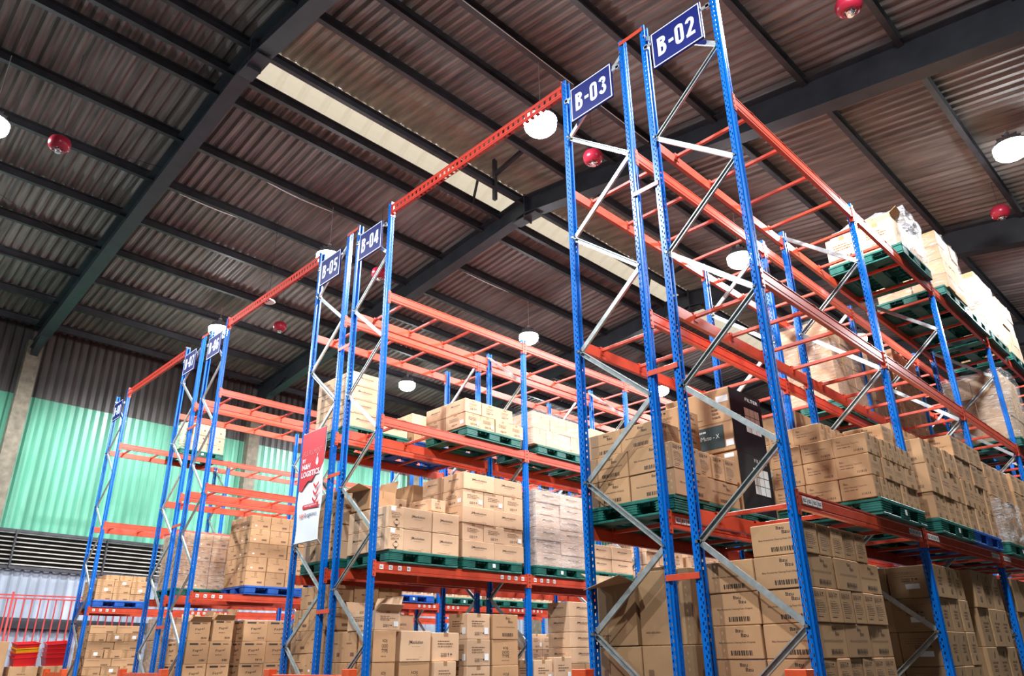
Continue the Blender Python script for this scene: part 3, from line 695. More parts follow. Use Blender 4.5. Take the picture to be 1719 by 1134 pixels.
def carton_mesh(style, dx, dy, dz, open_top=False, tags=True):
    k = (style, round(dx, 2), round(dy, 2), round(dz, 2), open_top, tags)
    if k in _cm: return _cm[k]
    fn, mat = STY[style]; mb = MB(); c = 0.006
    if not open_top: mb.box(-dx/2, dx/2, -dy/2, dy/2, 0, dz, mat, c)
    else:
        t = 0.006
        for b in ((-dx/2, dx/2, -dy/2, -dy/2+t, 0, dz), (-dx/2, dx/2, dy/2-t, dy/2, 0, dz), (-dx/2, -dx/2+t, -dy/2+t, dy/2-t, 0, dz), (dx/2-t, dx/2, -dy/2+t, dy/2-t, 0, dz), (-dx/2, dx/2, -dy/2, dy/2, 0, t)): mb.box(*b, mat)
    e = 0.0012; W = dx >= dy
    A1 = fn(dx, dz, W or dx > 0.42); A1.tags = tags; A1.put(mb, (-dx/2, -dy/2-e, 0), (1, 0, 0), (0, 0, 1))
    A2 = fn(dy, dz, (not W) or (dy > 0.42 and style in ('jm', 'jmgrey', 'label'))); A2.tags = tags; A2.put(mb, (dx/2+e, -dy/2, 0), (0, 1, 0), (0, 0, 1))
    if not open_top: mb.face([(-dx/2+.01, -.025, dz+e), (dx/2-.01, -.025, dz+e), (dx/2-.01, .025, dz+e), (-dx/2+.01, .025, dz+e)], TAPE)
    _cm[k] = mb.mesh('carton'); return _cm[k]
def flap(root, style, pts):
    mb = MB(); a = [Vector(p) for p in pts]; nrm = (a[1]-a[0]).cross(a[2]-a[0]).normalized()*0.005
    n = len(a); mb.raw(a + [p+nrm for p in a], [tuple(range(n)), tuple(range(2*n-1, n-1, -1))] + [(k, n+k, n+(k+1) % n, (k+1) % n) for k in range(n)], STY[style][1])
    return link('flap', mb.mesh('flap'), root)
CART = []          # every carton: (x, y, z, dx, dy, dz, style, rz, label, group, kwargs)
def carton(x, y, z, dx, dy, dz, style, label, group, rz=0.0, flaps=None, far=False):
    CART.append((x, y, z, dx, dy, dz, style, rz, label, group, flaps, far))
def layer_word(k, n): return 'top layer' if k == n-1 else ('%s layer down' % ORD[n-1-k])
def stack(x0, x1, y0, y1, z0, layers, where, gap=0.010, far=False, jit=0.02):
    """layers: list of (dz, nx, ny, style[, x0, x1, y0, y1]) from the bottom; only the end face and the aisle face rows are stacked"""
    z = z0; n = len(layers)
    for k, L in enumerate(layers):
        dz, nx, ny, st = L[:4]; a0, a1, b0, b1 = L[4:8] if len(L) > 4 else (x0, x1, y0, y1)
        wx = (a1-a0)/nx; wy = (b1-b0)/ny
        for i in range(nx):
            for j in range(ny):
                if i != nx-1 and j != 0: continue
                if i == nx-1 and j == 0: pos = 'corner'
                elif j == 0: pos = '%s along end face' % ORD[nx-1-i]
                else: pos = '%s along aisle side' % ORD[j]
                lab = '%s, %s, %s, %s' % (DESC[st], layer_word(k, n), pos, where)
                carton(a0+wx*(i+.5)+random.uniform(-jit, jit)*0.5, b0+wy*(j+.5)+random.uniform(-1, 1)*jit*0.3, z, wx-gap, wy-gap, dz-0.003, st, lab, DESC[st] + ', ' + where, random.uniform(-1, 1)*jit*0.8, None, far)
        z += dz
WRAPS = []
def wrap(*a): WRAPS.append(a)
def build_wrap(x0, x1, y0, y1, z0, z1, label, mat=None, bulge=0.03):
    mat = mat or FILM; mb = MB(); nx, nz = 7, 9; rr = random.Random(int(abs(x0*100+y0*10+z0*7)))
    loop = [(x0+(x1-x0)*k/nx, y0, 0, -1) for k in range(nx)] + [(x1, y0+(y1-y0)*k/nx, 1, 0) for k in range(nx)] + [(x1-(x1-x0)*k/nx, y1, 0, 1) for k in range(nx)] + [(x0, y1-(y1-y0)*k/nx, -1, 0) for k in range(nx)]
    n = len(loop); xm, ym = (x0+x1)/2, (y0+y1)/2
    for r in range(nz+1):
        for (x, y, ux, uy) in loop:
            b = 0.02 + rr.uniform(0, bulge); mb.v.append((x+ux*b-xm, y+uy*b-ym, (z1-z0)*r/nz + (rr.uniform(-0.03, 0.03) if 0 < r else 0)))
    i = mb.m(mat)
    for r in range(nz):
        for k in range(n): mb.f.append((r*n+k, r*n+(k+1) % n, (r+1)*n+(k+1) % n, (r+1)*n+k)); mb.mi.append(i)
    o = link('stretch_wrap', mb.mesh('stretch_wrap', True), None, (xm, ym, z0+ZO))
    tag(o, label, 'stretch wrap', 'stretch wrap round pallet loads')
S2, S3, S4 = 2.8535, 4.9395, 6.9825
P = 0.171
def pal(xc, y0, y1, lev, colour, label): return pallet(xc, (y0+y1)/2, lev, colour, label)
# --- B-02
XB2 = -0.465
pal(XB2, 1.77, 3.05, S2, 'green', 'green pallet carrying faintly printed cartons, lowest shelf, nearest load of rack B-02')
stack(-1.0, 0.06, 1.76, 3.02, S2+P, [(.225, 3, 7, 'travel'), (.222, 3, 4, 'travel'), (.215, 3, 7, 'travel'), (.205, 2, 6, 'travel', -1.0, -.40, 1.78, 2.9)], 'nearest B-02 pallet, lowest shelf')
carton(-0.22, 2.62, S2+P+.662, .42, .30, .24, 'bzu', 'kraft carton perched alone on top of the nearest B-02 pallet load, lowest shelf', 'loose cartons')
pal(XB2, 3.56, 4.80, S2, 'green', 'green pallet past the second upright, lowest shelf of rack B-02')
stack(-1.0, 0.06, 3.54, 4.80, S2+P, [(.30, 2, 5, 'travel'), (.345, 2, 3, 'travel'), (.30, 2, 5, 'travel')], 'second B-02 pallet, lowest shelf')
stack(-1.0, 0.06, 3.54, 4.8, S2+P+.945, [(.27, 2, 3, 'travel', -1.0, -.25, 3.6, 4.7)], 'upper tier, second B-02 pallet')
pal(XB2, 4.83, 6.07, S2, 'blue', 'blue pallet beside a green one, lowest shelf of rack B-02')
stack(-1.0, 0.06, 4.83, 6.09, S2+P, [(.30, 2, 4, 'travel'), (.345, 2, 5, 'travel'), (.30, 2, 4, 'bzu'), (.29, 2, 4, 'bzu')], 'blue B-02 pallet, lowest shelf')
pal(XB2, 6.5, 7.78, S2, 'green', 'green pallet with film trailing from its load, lowest shelf of rack B-02')
stack(-1.0, 0.0, 6.5, 7.76, S2+P, [(.42, 2, 3, 'plain'), (.25, 2, 3, 'bzu'), (.25, 2, 3, 'bzu'), (.25, 2, 3, 'bzu')], 'fourth B-02 pallet, lowest shelf')
wrap(-0.98, 0.02, 6.5, 7.76, S2+P, S2+P+.62, 'clear stretch film bunched round the lower cartons of the fourth B-02 pallet', FILMW, .07)
pal(XB2, 7.85, 9.1, S2, 'green', 'fifth green pallet along the lowest shelf of rack B-02')
stack(-1.0, 0.04, 7.85, 9.1, S2+P, [(.3, 2, 3, 'bzu')]*4, 'fifth B-02 pallet, lowest shelf')
# floor, first bay
stack(-0.97, -0.02, .13, 1.62, 0.771, [(.265, 2, 6, 'bzu'), (.265, 2, 3, 'bzu'), (.265, 2, 6, 'bzu'), (.266, 2, 3, 'bzu'), (.266, 2, 6, 'bzu'), (.266, 2, 3, 'bzu')], 'B-02 floor stack')
stack(-.5, -.02, .14, 1.42, 2.365, [(.262, 1, 5, 'bzu')], 'above the B-02 floor stack')
pallet(-0.495, .875, 0.6, 'green', 'green pallet on the floor under the barcode cartons of rack B-02')
stack(-1.02, -.02, 3.2, 4.2, .771, [(.345, 2, 3, 'label')]*5, 'floor, second bay of B-02')
pallet(-0.52, 3.79, 0.6, 'green', 'green pallet on the floor in the second bay of rack B-02')
stack(-1.02, -.02, 4.56, 5.8, .771, [(.44, 2, 3, 'label')]*4, 'floor, third stack of B-02')
pallet(-0.52, 5.18, 0.6, 'green', 'green pallet on the floor under the third carton stack of rack B-02')
stack(-1.02, -.02, 6.4, 7.6, .771, [(.44, 2, 3, 'plaind')]*4, 'floor, fourth stack of B-02')
pallet(-0.52, 7.0, 0.6, 'green', 'green pallet on the floor under the fourth carton stack of rack B-02')
# top shelf
pal(XB2, 4.74, 6.0, S4, 'green', 'green pallet seen from below on the top shelf of rack B-02, first in line')
stack(-1.0, .02, 4.76, 5.95, S4+P, [(.46, 2, 2, 'info')], 'first B-02 pallet, top shelf')
carton(-.27, 5.05, S4+P+.46, .5, .55, .10, 'plain', 'open kraft carton with raised flaps, first load on the B-02 top shelf', 'loose cartons', 0.05, 'open')
wrap(-.95, .05, 5.05, 5.98, S4+P, S4+P+.72, 'crumpled bright film on the first load of the B-02 top shelf', FILMW, .09)
pal(XB2, 6.66, 7.9, S4, 'green', 'second green pallet along the top shelf of rack B-02')
stack(-1.0, .1, 6.8, 7.9, S4+P, [(.27, 2, 3, 'plain')]*4, 'second B-02 pallet, top shelf')
pal(XB2, 7.9, 9.14, S4, 'green', 'third green pallet along the top shelf of rack B-02')
wrap(-.98, .1, 6.8, 7.9, S4+P, S4+P+1.0, 'stretch film round the tall second load of the B-02 top shelf', FILM, .05)
stack(-1.0, .05, 9.35, 10.5, S4+P, [(.32, 2, 3, 'plain')]*4, 'fourth B-02 pallet, top shelf')
wrap(-.98, .06, 9.36, 10.5, S4+P, S4+P+1.15, 'bright stretch film round the fourth load of the B-02 top shelf', FILMW, .05)
pal(XB2, 9.3, 10.55, S4, 'green', 'fourth green pallet along the top shelf of rack B-02')
stack(-1.0, .05, 10.9, 12.0, S4+P, [(.32, 2, 2, 'plain')]*4, 'fifth B-02 pallet, top shelf')
pal(XB2, 10.8, 12.05, S4, 'green', 'fifth green pallet along the top shelf of rack B-02')
# middle shelf
pal(XB2, 9.3, 10.55, S3, 'green', 'green pallet of a film wrapped load on the middle shelf of rack B-02')
stack(-1.0, .02, 9.35, 10.5, S3+P, [(.42, 2, 2, 'plaind')]*3, 'wrapped B-02 pallet, middle shelf')
wrap(-1.0, .03, 9.34, 10.52, S3+P, S3+P+1.3, 'glossy stretch film round the load on the B-02 middle shelf', FILM, .06)
# --- B-03
XB3 = -1.745
pal(XB3, .12, 1.36, S2, 'green', 'green pallet under barcode cartons, lowest shelf of rack B-03, at the rack end')
stack(-2.27, -1.2, .14, 1.38, S2+P, [(.26, 2, 2, 'bzu'), (.262, 2, 5, 'bzu'), (.262, 2, 1, 'bzu', -2.27, -1.36, .16, .58)], 'B-03 end pallet, lowest shelf')
for k_, t_ in enumerate(('lower', 'upper')): carton(-1.62, .92, S2+P+.522+.272*k_, .34, .40, .27, 'bzu', 'barcode carton of a pair before the black cartons on rack B-03, ' + t_ + ' one', 'loose cartons')
pal(XB3, 1.5, 2.72, S2, 'green', 'green pallet under the black cartons, lowest shelf of rack B-03')
stack(-2.27, -1.24, 3.2, 4.6, S2+P, [(.38, 2, 3, 'plaind')]*4, 'B-03 second bay, lowest shelf')
stack(-2.27, -1.24, 6.3, 7.5, S2+P, [(.38, 2, 3, 'plaind')]*4, 'B-03 third bay, lowest shelf')
for yy, t in ((3.9, 'second'), (6.9, 'third')): pallet(XB3, yy, S2, 'green', 'green pallet in the %s bay, lowest shelf of rack B-03' % t)
pal(XB3, 4.85, 6.08, S3, 'green', 'green pallet of the first wrapped load, middle shelf of rack B-03')
stack(-2.27, -1.24, 4.88, 6.05, S3+P, [(.33, 2, 3, 'plain')]*4, 'first B-03 load, middle shelf')
wrap(-2.27, -1.24, 4.88, 6.05, S3+P, S3+P+1.33, 'stretch film round the first load, B-03 middle shelf', FILM, .05)
pal(XB3, 6.4, 7.6, S3, 'green', 'green pallet of the second wrapped load, middle shelf of rack B-03')
stack(-2.27, -1.24, 6.42, 7.58, S3+P, [(.33, 2, 3, 'plain')]*4, 'second B-03 load, middle shelf')
wrap(-2.27, -1.24, 6.42, 7.58, S3+P, S3+P+1.33, 'stretch film round the second load, B-03 middle shelf', FILM, .05)
pal(XB3, 7.8, 9.0, S3, 'green', 'green pallet of the third load, middle shelf of rack B-03')
stack(-2.27, -1.24, 7.8, 9.0, S3+P, [(.33, 2, 3, 'jm')]*5, 'third B-03 load, middle shelf')
# floor: big brown cartons and an open one
pallet(XB3, .75, 0.6, 'green', 'green pallet on the floor under the big brown cartons of rack B-03')
for i, (xa, xb_) in enumerate(((-2.24, -1.74), (-1.73, -1.16))):
    carton((xa+xb_)/2, .55, .771, xb_-xa, .8, .915, 'arrow', 'big brown carton at the foot of rack B-03, %s' % ['below the open carton', 'nearer the barcode cartons'][i], 'big brown cartons')
carton(-1.46, .58, 1.69, .58, .8, .66, 'plaind', 'big plain brown carton stacked at the end of rack B-03', 'big brown cartons')
carton(-2.0, .5, 1.69, .46, .7, .58, 'plaind', 'open brown carton with a tilted flap at the end of rack B-03', 'big brown cartons', 0.0, 'tilt')
# --- B-04
XB4 = -6.52
pal(XB4, .24, 1.56, S2, 'green', 'green pallet under the diamond marked cartons, lowest shelf of rack B-04')
stack(-7.02, -5.99, .24, 1.55, S2+P, [(.31, 2, 1, 'jmhaz', -7.02, -5.99, .24, .52), (.31, 2, 1, 'jmhaz', -7.02, -5.99, .24, .52)], 'first B-04 pallet, lowest shelf')
for k in range(2):
    for j in range(2): carton(-6.25, .77+.53*j, S2+P+.31*k, .5, .51, .305, 'jm', 'pale lettered carton, %s layer, %s along aisle side, first B-04 pallet' % (['lower', 'upper'][k], ['second', 'third'][j]), 'pale cartons on the first B-04 pallet')
carton(-6.8, .52, S2+P+.65, .42, .5, .3, 'plain', 'open kraft carton with its flap hanging out on the first B-04 pallet', 'loose cartons', 0.1, 'tilt')
carton(-6.35, 1.2, S2+P+.65, .5, .3, .18, 'jm', 'low pale carton lying on top of the first B-04 pallet load', 'loose cartons', 0.1)
pal(XB4, 1.6, 2.93, S2, 'green', 'green pallet under five mixed layers, lowest shelf of rack B-04')
stack(-7.02, -5.99, 1.62, 2.95, S2+P, [(.265, 2, 2, 'jm'), (.262, 2, 3, 'info'), (.262, 2, 2, 'jm'), (.262, 2, 3, 'info'), (.27, 2, 2, 'jm')], 'second B-04 pallet, lowest shelf')
pal(XB4, 3.22, 4.5, S2, 'green', 'green pallet under a greyish wrapped load, lowest shelf of rack B-04')
stack(-7.02, -5.99, 3.26, 4.5, S2+P, [(.212, 2, 2, 'jmgrey')]*6, 'wrapped B-04 pallet, lowest shelf')
wrap(-7.02, -5.99, 3.26, 4.5, S2+P, S2+P+1.3, 'stretch film round the greyish cartons on the B-04 lowest shelf', FILM, .025)
pal(XB4, 4.62, 5.9, S2, 'green', 'green pallet in the gap behind the B-03 upright, lowest shelf of rack B-04')
stack(-7.02, -5.99, 4.65, 5.9, S2+P, [(.24, 2, 2, 'jm')]*2, 'fourth B-04 pallet, lowest shelf')
for q in range(3):
    y0 = 6.4 + q*1.45; pal(XB4, y0, y0+1.26, S2, 'green', 'green pallet, %s past the third upright, lowest shelf of rack B-04' % ORD[q])
    stack(-7.02, -5.99, y0, y0+1.26, S2+P, [(.24, 2, 3, 'jm')]*3, '%s load beyond third upright, B-04' % ORD[q], far=True)
pal(XB4, 1.62, 2.98, S3, 'green', 'green pallet under two low layers, middle shelf of rack B-04')
stack(-7.02, -5.99, 1.64, 3.0, S3+P, [(.235, 2, 4, 'info'), (.235, 2, 3, 'jm', -7.02, -5.99, 1.64, 2.75)], 'first B-04 pallet, middle shelf')
pal(XB4, 3.2, 4.75, S3, 'green', 'green pallet under a pale wrapped load, middle shelf of rack B-04')
stack(-7.02, -5.99, 3.25, 4.6, S3+P, [(.30, 2, 4, 'plainl'), (.31, 2, 3, 'plainl')], 'wrapped B-04 pallet, middle shelf')
wrap(-7.02, -5.99, 3.25, 4.6, S3+P, S3+P+.64, 'stretch film round the pale load on the B-04 middle shelf', FILM, .03)
pal(XB4, 4.85, 6.0, S3, 'green', 'green pallet of the third load, middle shelf of rack B-04')
stack(-7.02, -5.99, 4.85, 6.0, S3+P, [(.30, 2, 3, 'plainl')]*2, 'third B-04 load, middle shelf')
# floor under B-04
def col(x, y, z0, n_, dx, dy, dz, st, where, styles=None):
    for k in range(n_):
        s_ = styles[k] if styles else st
        carton(x + random.uniform(-.01, .01), y, z0+dz*k, dx, dy, dz-.004, s_, '%s, %s, %s' % (DESC[s_], layer_word(k, n_), where), 'floor cartons under B-04', random.uniform(-.02, .02))
F = 0.771
for yy in (.76, 2.2, 3.8): pallet(XB4, yy, 0.6, 'green', 'green pallet on the floor of rack B-04, %s from the rack end' % {.76: 'first', 2.2: 'second', 3.8: 'third'}[yy])
col(-6.2, .30, F, 3, .36, .36, .40, 'tulip', 'corner column of the B-04 floor load'); col(-6.60, .30, F, 3, .36, .36, .40, 'mail', 'column behind the corner, B-04 floor'); col(-6.95, .32, F, 3, .28, .36, .40, 'mail', 'column at the B-05 side, B-04 floor')
carton(-6.35, .33, F+1.2, .62, .42, .25, 'info', 'open lettered carton topping the corner column under rack B-04', 'floor cartons under B-04', .04, 'open')
col(-6.25, .82, F, 3, .45, .52, .40, 'jm', 'second column from the end, B-04 floor', ['tulip', 'tulip', 'jm']); col(-6.2, 1.33, F, 2, .40, .40, .40, 'info', 'third column from the end, B-04 floor'); carton(-6.25, 1.38, F+.8, .4, .5, .38, 'info', 'lettered carton on the third column under rack B-04', 'floor cartons under B-04')
col(-6.22, 1.98, F, 4, .42, .46, .365, 'info', 'fourth column from the end, B-04 floor'); col(-6.2, 2.52, F, 4, .42, .54, .365, 'tulip', 'fifth column from the end, B-04 floor', ['tulip', 'tulip', 'tulip', 'bzu'])
col(-6.75, .9, F, 4, .45, .5, .36, 'jm', 'back row first column, B-04 floor'); col(-6.75, 1.5, F, 3, .45, .5, .38, 'mail', 'back row second column, B-04 floor')
col(-6.2, 3.36, F, 2, .4, .42, .40, 'info', 'first column of second bay, B-04 floor'); col(-6.2, 3.82, F, 2, .4, .42, .42, 'info', 'second column of second bay, B-04 floor')
for k in range(7): carton(-6.28, 4.42, F+.245*k, .5, .72, .24, 'jm' if k > 2 else 'plain', '%s, %s, tall column in shade, B-04 floor second bay' % (DESC['jm' if k > 2 else 'plain'], layer_word(k, 7)), 'tall column in the second bay of B-04')
# --- B-05 (behind B-04)
XB5 = -7.78
pal(XB5, .2, 1.45, S3, 'green', 'green pallet behind the B-04 upright, middle shelf of rack B-05')
stack(-8.28, -7.27, .24, .85, S3+P, [(.24, 2, 1, 'jm')]*4, 'B-05 end pallet, middle shelf')
stack(-8.0, -7.27, .9, 1.45, S3+P, [(.2, 1, 1, 'jm')], 'low part, B-05 end pallet')
pal(XB5, 1.55, 2.85, S3, 'blue', 'blue pallet seen from below on the middle shelf of rack B-05')
stack(-8.28, -7.27, 1.6, 2.9, S3+P, [(.27, 2, 3, 'tulip'), (.27, 2, 3, 'plainl', -8.2, -7.4, 1.62, 2.6)], 'second B-05 pallet, middle shelf')
pal(XB5, .2, 1.5, S2, 'green', 'green pallet behind the hanging banner, lowest shelf of rack B-05')
stack(-8.28, -7.27, .22, 1.5, S2+P, [(.26, 2, 3, 'circle')]*4, 'B-05 end pallet, lowest shelf')
pal(XB5, 1.6, 2.9, S2, 'blue', 'blue pallet on the lowest shelf of rack B-05')
stack(-8.28, -7.27, 1.6, 2.9, S2+P, [(.33, 2, 3, 'plain')]*4, 'blue B-05 pallet, lowest shelf')
pal(XB5, .15, 1.5, .6, 'green', 'green pallet on the floor at the end of rack B-05')
stack(-8.26, -7.3, .15, 1.5, F, [(.31, 2, 3, 'mail')]*5 + [(.33, 2, 3, 'mail', -8.1, -7.3, .15, 1.5)], 'B-05 floor stack')
# --- B-06 / B-07
XB6, XB7 = -12.57, -13.85
pal(XB6, 1.08, 2.35, S2, 'blue', 'blue pallet under the kraft stack, lowest shelf of rack B-06')
stack(-13.0, -12.05, 1.08, 2.4, S2+P, [(.282, 2, 3, 'mail')]*5, 'kraft stack on B-06, lowest shelf')
pal(XB7, .18, 1.5, S2, 'green', 'green pallet under the wrapped load, lowest shelf of rack B-07')
stack(-14.35, -13.36, .22, 1.55, S2+P, [(.282, 2, 4, 'mail')]*4, 'wrapped load on B-07, lowest shelf')
wrap(-14.35, -13.36, .22, 1.55, S2+P, S2+P+1.15, 'shiny stretch film round the B-07 load on the lowest shelf', FILM, .04)
for q in range(5):
    y0 = (3.2, 4.7, 6.3, 7.8, 9.35)[q]; colr = 'blue' if q == 1 else 'green'
    pal(XB6, y0, y0+1.26, S2, colr, '%s pallet, %s past the second upright, lowest shelf of rack B-06' % (colr, ORD[q]))
    stack(-13.0, -12.05, y0, y0+1.26, S2+P, [(.25, 2, 4, 'info')]*2, '%s load past second upright, B-06' % ORD[q], far=True)
for q in range(6):
    y0 = (2.95, 3.3, 4.7, 6.3, 7.8, 9.35)[q]
    if q: stack(-13.0, -12.05, y0, y0+1.3, .6, [(.40, 2, 3, 'info')]*(4 if q % 2 else 3), '%s floor load past second upright, B-06' % ORD[q], far=True)
pallet(XB6, .75, .6, 'green', 'green pallet on the floor at the end of rack B-06'); pallet(XB6, 2.1, .6, 'green', 'second green pallet on the floor of rack B-06')
stack(-13.0, -12.05, .1, .98, F, [(.40, 2, 2, 'round')]*3, 'front floor stack of B-06')
carton(-12.3, .33, F+1.2, .4, .4, .36, 'round', 'open script logo carton on the front floor stack of rack B-06', 'loose cartons', 0, 'open'); carton(-12.28, .78, F+1.2, .4, .4, .40, 'round', 'taller script logo carton on the front floor stack of rack B-06', 'loose cartons', 0, 'open')
stack(-13.0, -12.05, 1.18, 2.2, F, [(.40, 2, 2, 'round')]*4, 'second floor stack of B-06'); 
carton(-12.3, 2.55, F, .45, .5, 1.3, 'plain', 'tall plain carton between the second floor stack of B-06 and the next', 'loose cartons')
pallet(XB7, .8, .6, 'green', 'green pallet on the floor at the end of rack B-07')
stack(-14.3, -13.4, .15, 1.4, F, [(.42, 2, 3, 'plain')]*4, 'floor stack of B-07')
wrap(-14.3, -13.4, .15, 1.4, F, F+1.65, 'stretch film round the floor stack at the end of rack B-07', FILM, .04)
# --- B-08
XB8 = -18.73
pal(XB8, .12, 1.38, S2+.05, 'blue', 'bright blue pallet at the end of the rack by the green wall, lowest shelf')
stack(-19.2, -18.2, .14, 1.38, S2+.05+P, [(.165, 2, 3, 'flat'), (.165, 2, 3, 'flat'), (.165, 2, 3, 'flat'), (.14, 2, 3, 'flat', -19.2, -18.45, .4, 1.38)], 'blue pallet by the wall')
pallet(XB8, .8, .6, 'green', 'green pallet on the floor of the rack by the green wall')
stack(-19.2, -18.2, .18, 1.42, F, [(.19, 2, 3 if k % 2 else 2, 'flat') for k in range(9)], 'floor stack by the green wall')
pal(XB8, 1.6, 2.9, S4+.08, 'green', 'green pallet on the top shelf of the rack by the green wall')
stack(-19.2, -18.2, 1.9, 2.85, S4+.08+P, [(.235, 2, 2, 'circle')]*4, 'top shelf by the wall')
wrap(-19.22, -18.75, 1.75, 2.8, S4+.08+P, S4+P+1.0, 'green tinted film down one side of the load nearest the wall', FILMG, .04)

def project(p):
    v = Vector(p) - Vector(CAM); zc = v.dot(_d)
    if zc < 0.2: return None
    return (W_PX/2 + F_PX*v.dot(_r)/zc, PPY - F_PX*v.dot(_u)/zc, zc)
def tagged(c):
    return c[6] in ('label', 'jmhaz') or (int(c[0]*37 + c[1]*53 + c[2]*71) % 5) < (2 if c[6] in ('flat', 'mail') else 3)
def make_carton(c):
    x, y, z, dx, dy, dz, st, rz, lab, grp, fl, far = c
    if not fl:
        o = link('carton', carton_mesh(st, dx, dy, dz, False, tagged(c)), None, (x, y, z+ZO), rz); return [tag(o, lab, 'carton', grp)]
    o = thing('carton', (x, y, z+ZO), lab, 'carton', grp); o.rotation_euler = (0, 0, rz)
    out = [o, link('carton_body', carton_mesh(st, dx, dy, dz, True), o)]
    if fl == 'open':
        F3 = ([(-dx/2, dy/2, dz), (dx/2, dy/2, dz), (dx/2-.02, dy/2+.06, dz+.2), (-dx/2+.02, dy/2+.06, dz+.2)], [(-dx/2, -dy/2, dz), (-dx/2, dy/2, dz), (-dx/2-.1, dy/2-.02, dz+.14), (-dx/2-.1, -dy/2+.02, dz+.14)],
              [(dx/2, -dy/2, dz), (dx/2, dy/2, dz), (dx/2+.1, dy/2-.02, dz+.08), (dx/2+.1, -dy/2+.02, dz+.08)])
    else:
        F3 = ([(-dx/2, -dy/2, dz), (dx/2, -dy/2, dz), (dx/2-.01, -dy/2-.22, dz+.05), (-dx/2+.01, -dy/2-.22, dz-.06)], [(-dx/2, -dy/2, dz), (-dx/2, dy/2, dz), (-dx/2-.2, dy/2, dz+.12), (-dx/2-.2, -dy/2, dz+.12)],
              [(-dx/2, dy/2, dz), (dx/2, dy/2, dz), (dx/2, dy/2+.05, dz+.2), (-dx/2, dy/2+.05, dz+.2)])
    for f in F3: out.append(flap(o, st, f))
    return out
made = {}
for n_, c in enumerate(CART):
    if c[11]: continue
    q = project((c[0], c[1], c[2]+ZO+c[5]/2))
    if q is None or q[1] > H_PX+420 or q[0] > W_PX+300: continue
    made[n_] = make_carton(c)
# which cartons does this view show, and how large: count sight lines (the film is wrapped on afterwards)
bpy.context.view_layer.update()
tv, tf, town = [], [], []
owner = {o.name: n_ for n_, os_ in made.items() for o in os_}; seen_n = {}
for o in C.objects:
    if o.type != 'MESH' or o.get('kind') == 'structure': continue
    b = len(tv); mw = o.matrix_world; who = owner.get(o.name, -1)
    if who >= 0 and not CART[who][10]:
        x, y, z, dx, dy, dz = CART[who][:6]; vs = [(sx*dx/2, sy*dy/2, sz*dz) for sz in (0, 1) for sx, sy in ((-1, -1), (1, -1), (1, 1), (-1, 1))]
        fs = [(0, 3, 2, 1), (4, 5, 6, 7), (0, 1, 5, 4), (1, 2, 6, 5), (2, 3, 7, 6), (3, 0, 4, 7)]
    else: vs = [v.co for v in o.data.vertices]; fs = [tuple(p.vertices) for p in o.data.polygons]
    tv += [mw @ Vector(v) for v in vs]
    for f in fs: tf.append(tuple(b+k for k in f)); town.append(who)
tree = BVHTree.FromPolygons(tv, tf)
for py in range(2, int(H_PX), 5):
    for px in range(2, int(W_PX), 5):
        loc, nor, idx, dist = tree.ray_cast(Vector(CAM), (_d*F_PX + _r*(px - W_PX/2) - _u*(py - PPY)).normalized())
        if idx is not None and town[idx] >= 0: seen_n[town[idx]] = seen_n.get(town[idx], 0) + 1
del tree, tv, tf
KEEP = 300
order = sorted(made, key=lambda n_: -seen_n.get(n_, 0))
keep = set(order[:KEEP]) | {n_ for n_ in made if CART[n_][10] or not CART[n_][9].count(',') and seen_n.get(n_, 0) > 8}
print('CARTONS', len(made), sum(1 for k in seen_n.values() if k), [seen_n[k] for k in order[:KEEP:25] if k in seen_n])
rest = MB()
def into_rest(c):
    x, y, z, dx, dy, dz, st, rz = c[:8]; me = carton_mesh(st, dx, dy, dz, False, tagged(c)); R = Matrix.Rotation(rz, 3, 'Z'); b = len(rest.v); o = Vector((x, y, z+ZO))
    rest.v += [tuple(R @ v.co + o) for v in me.vertices]; ids = [rest.m(m) for m in me.materials]
    for p in me.polygons: rest.f.append(tuple(b+k for k in p.vertices)); rest.mi.append(ids[p.material_index])
for n_ in list(made):
    if n_ in keep: continue
    for o in reversed(made[n_]): bpy.data.objects.remove(o)
    into_rest(CART[n_])
for c in CART:
    if c[11]: into_rest(c)
far_o = link('small_cartons', rest.mesh('small_cartons')); tag(far_o, 'many more cartons, small or half hidden behind the stacks on all racks', 'cartons', None, 'stuff')
for a_ in WRAPS: build_wrap(*a_)

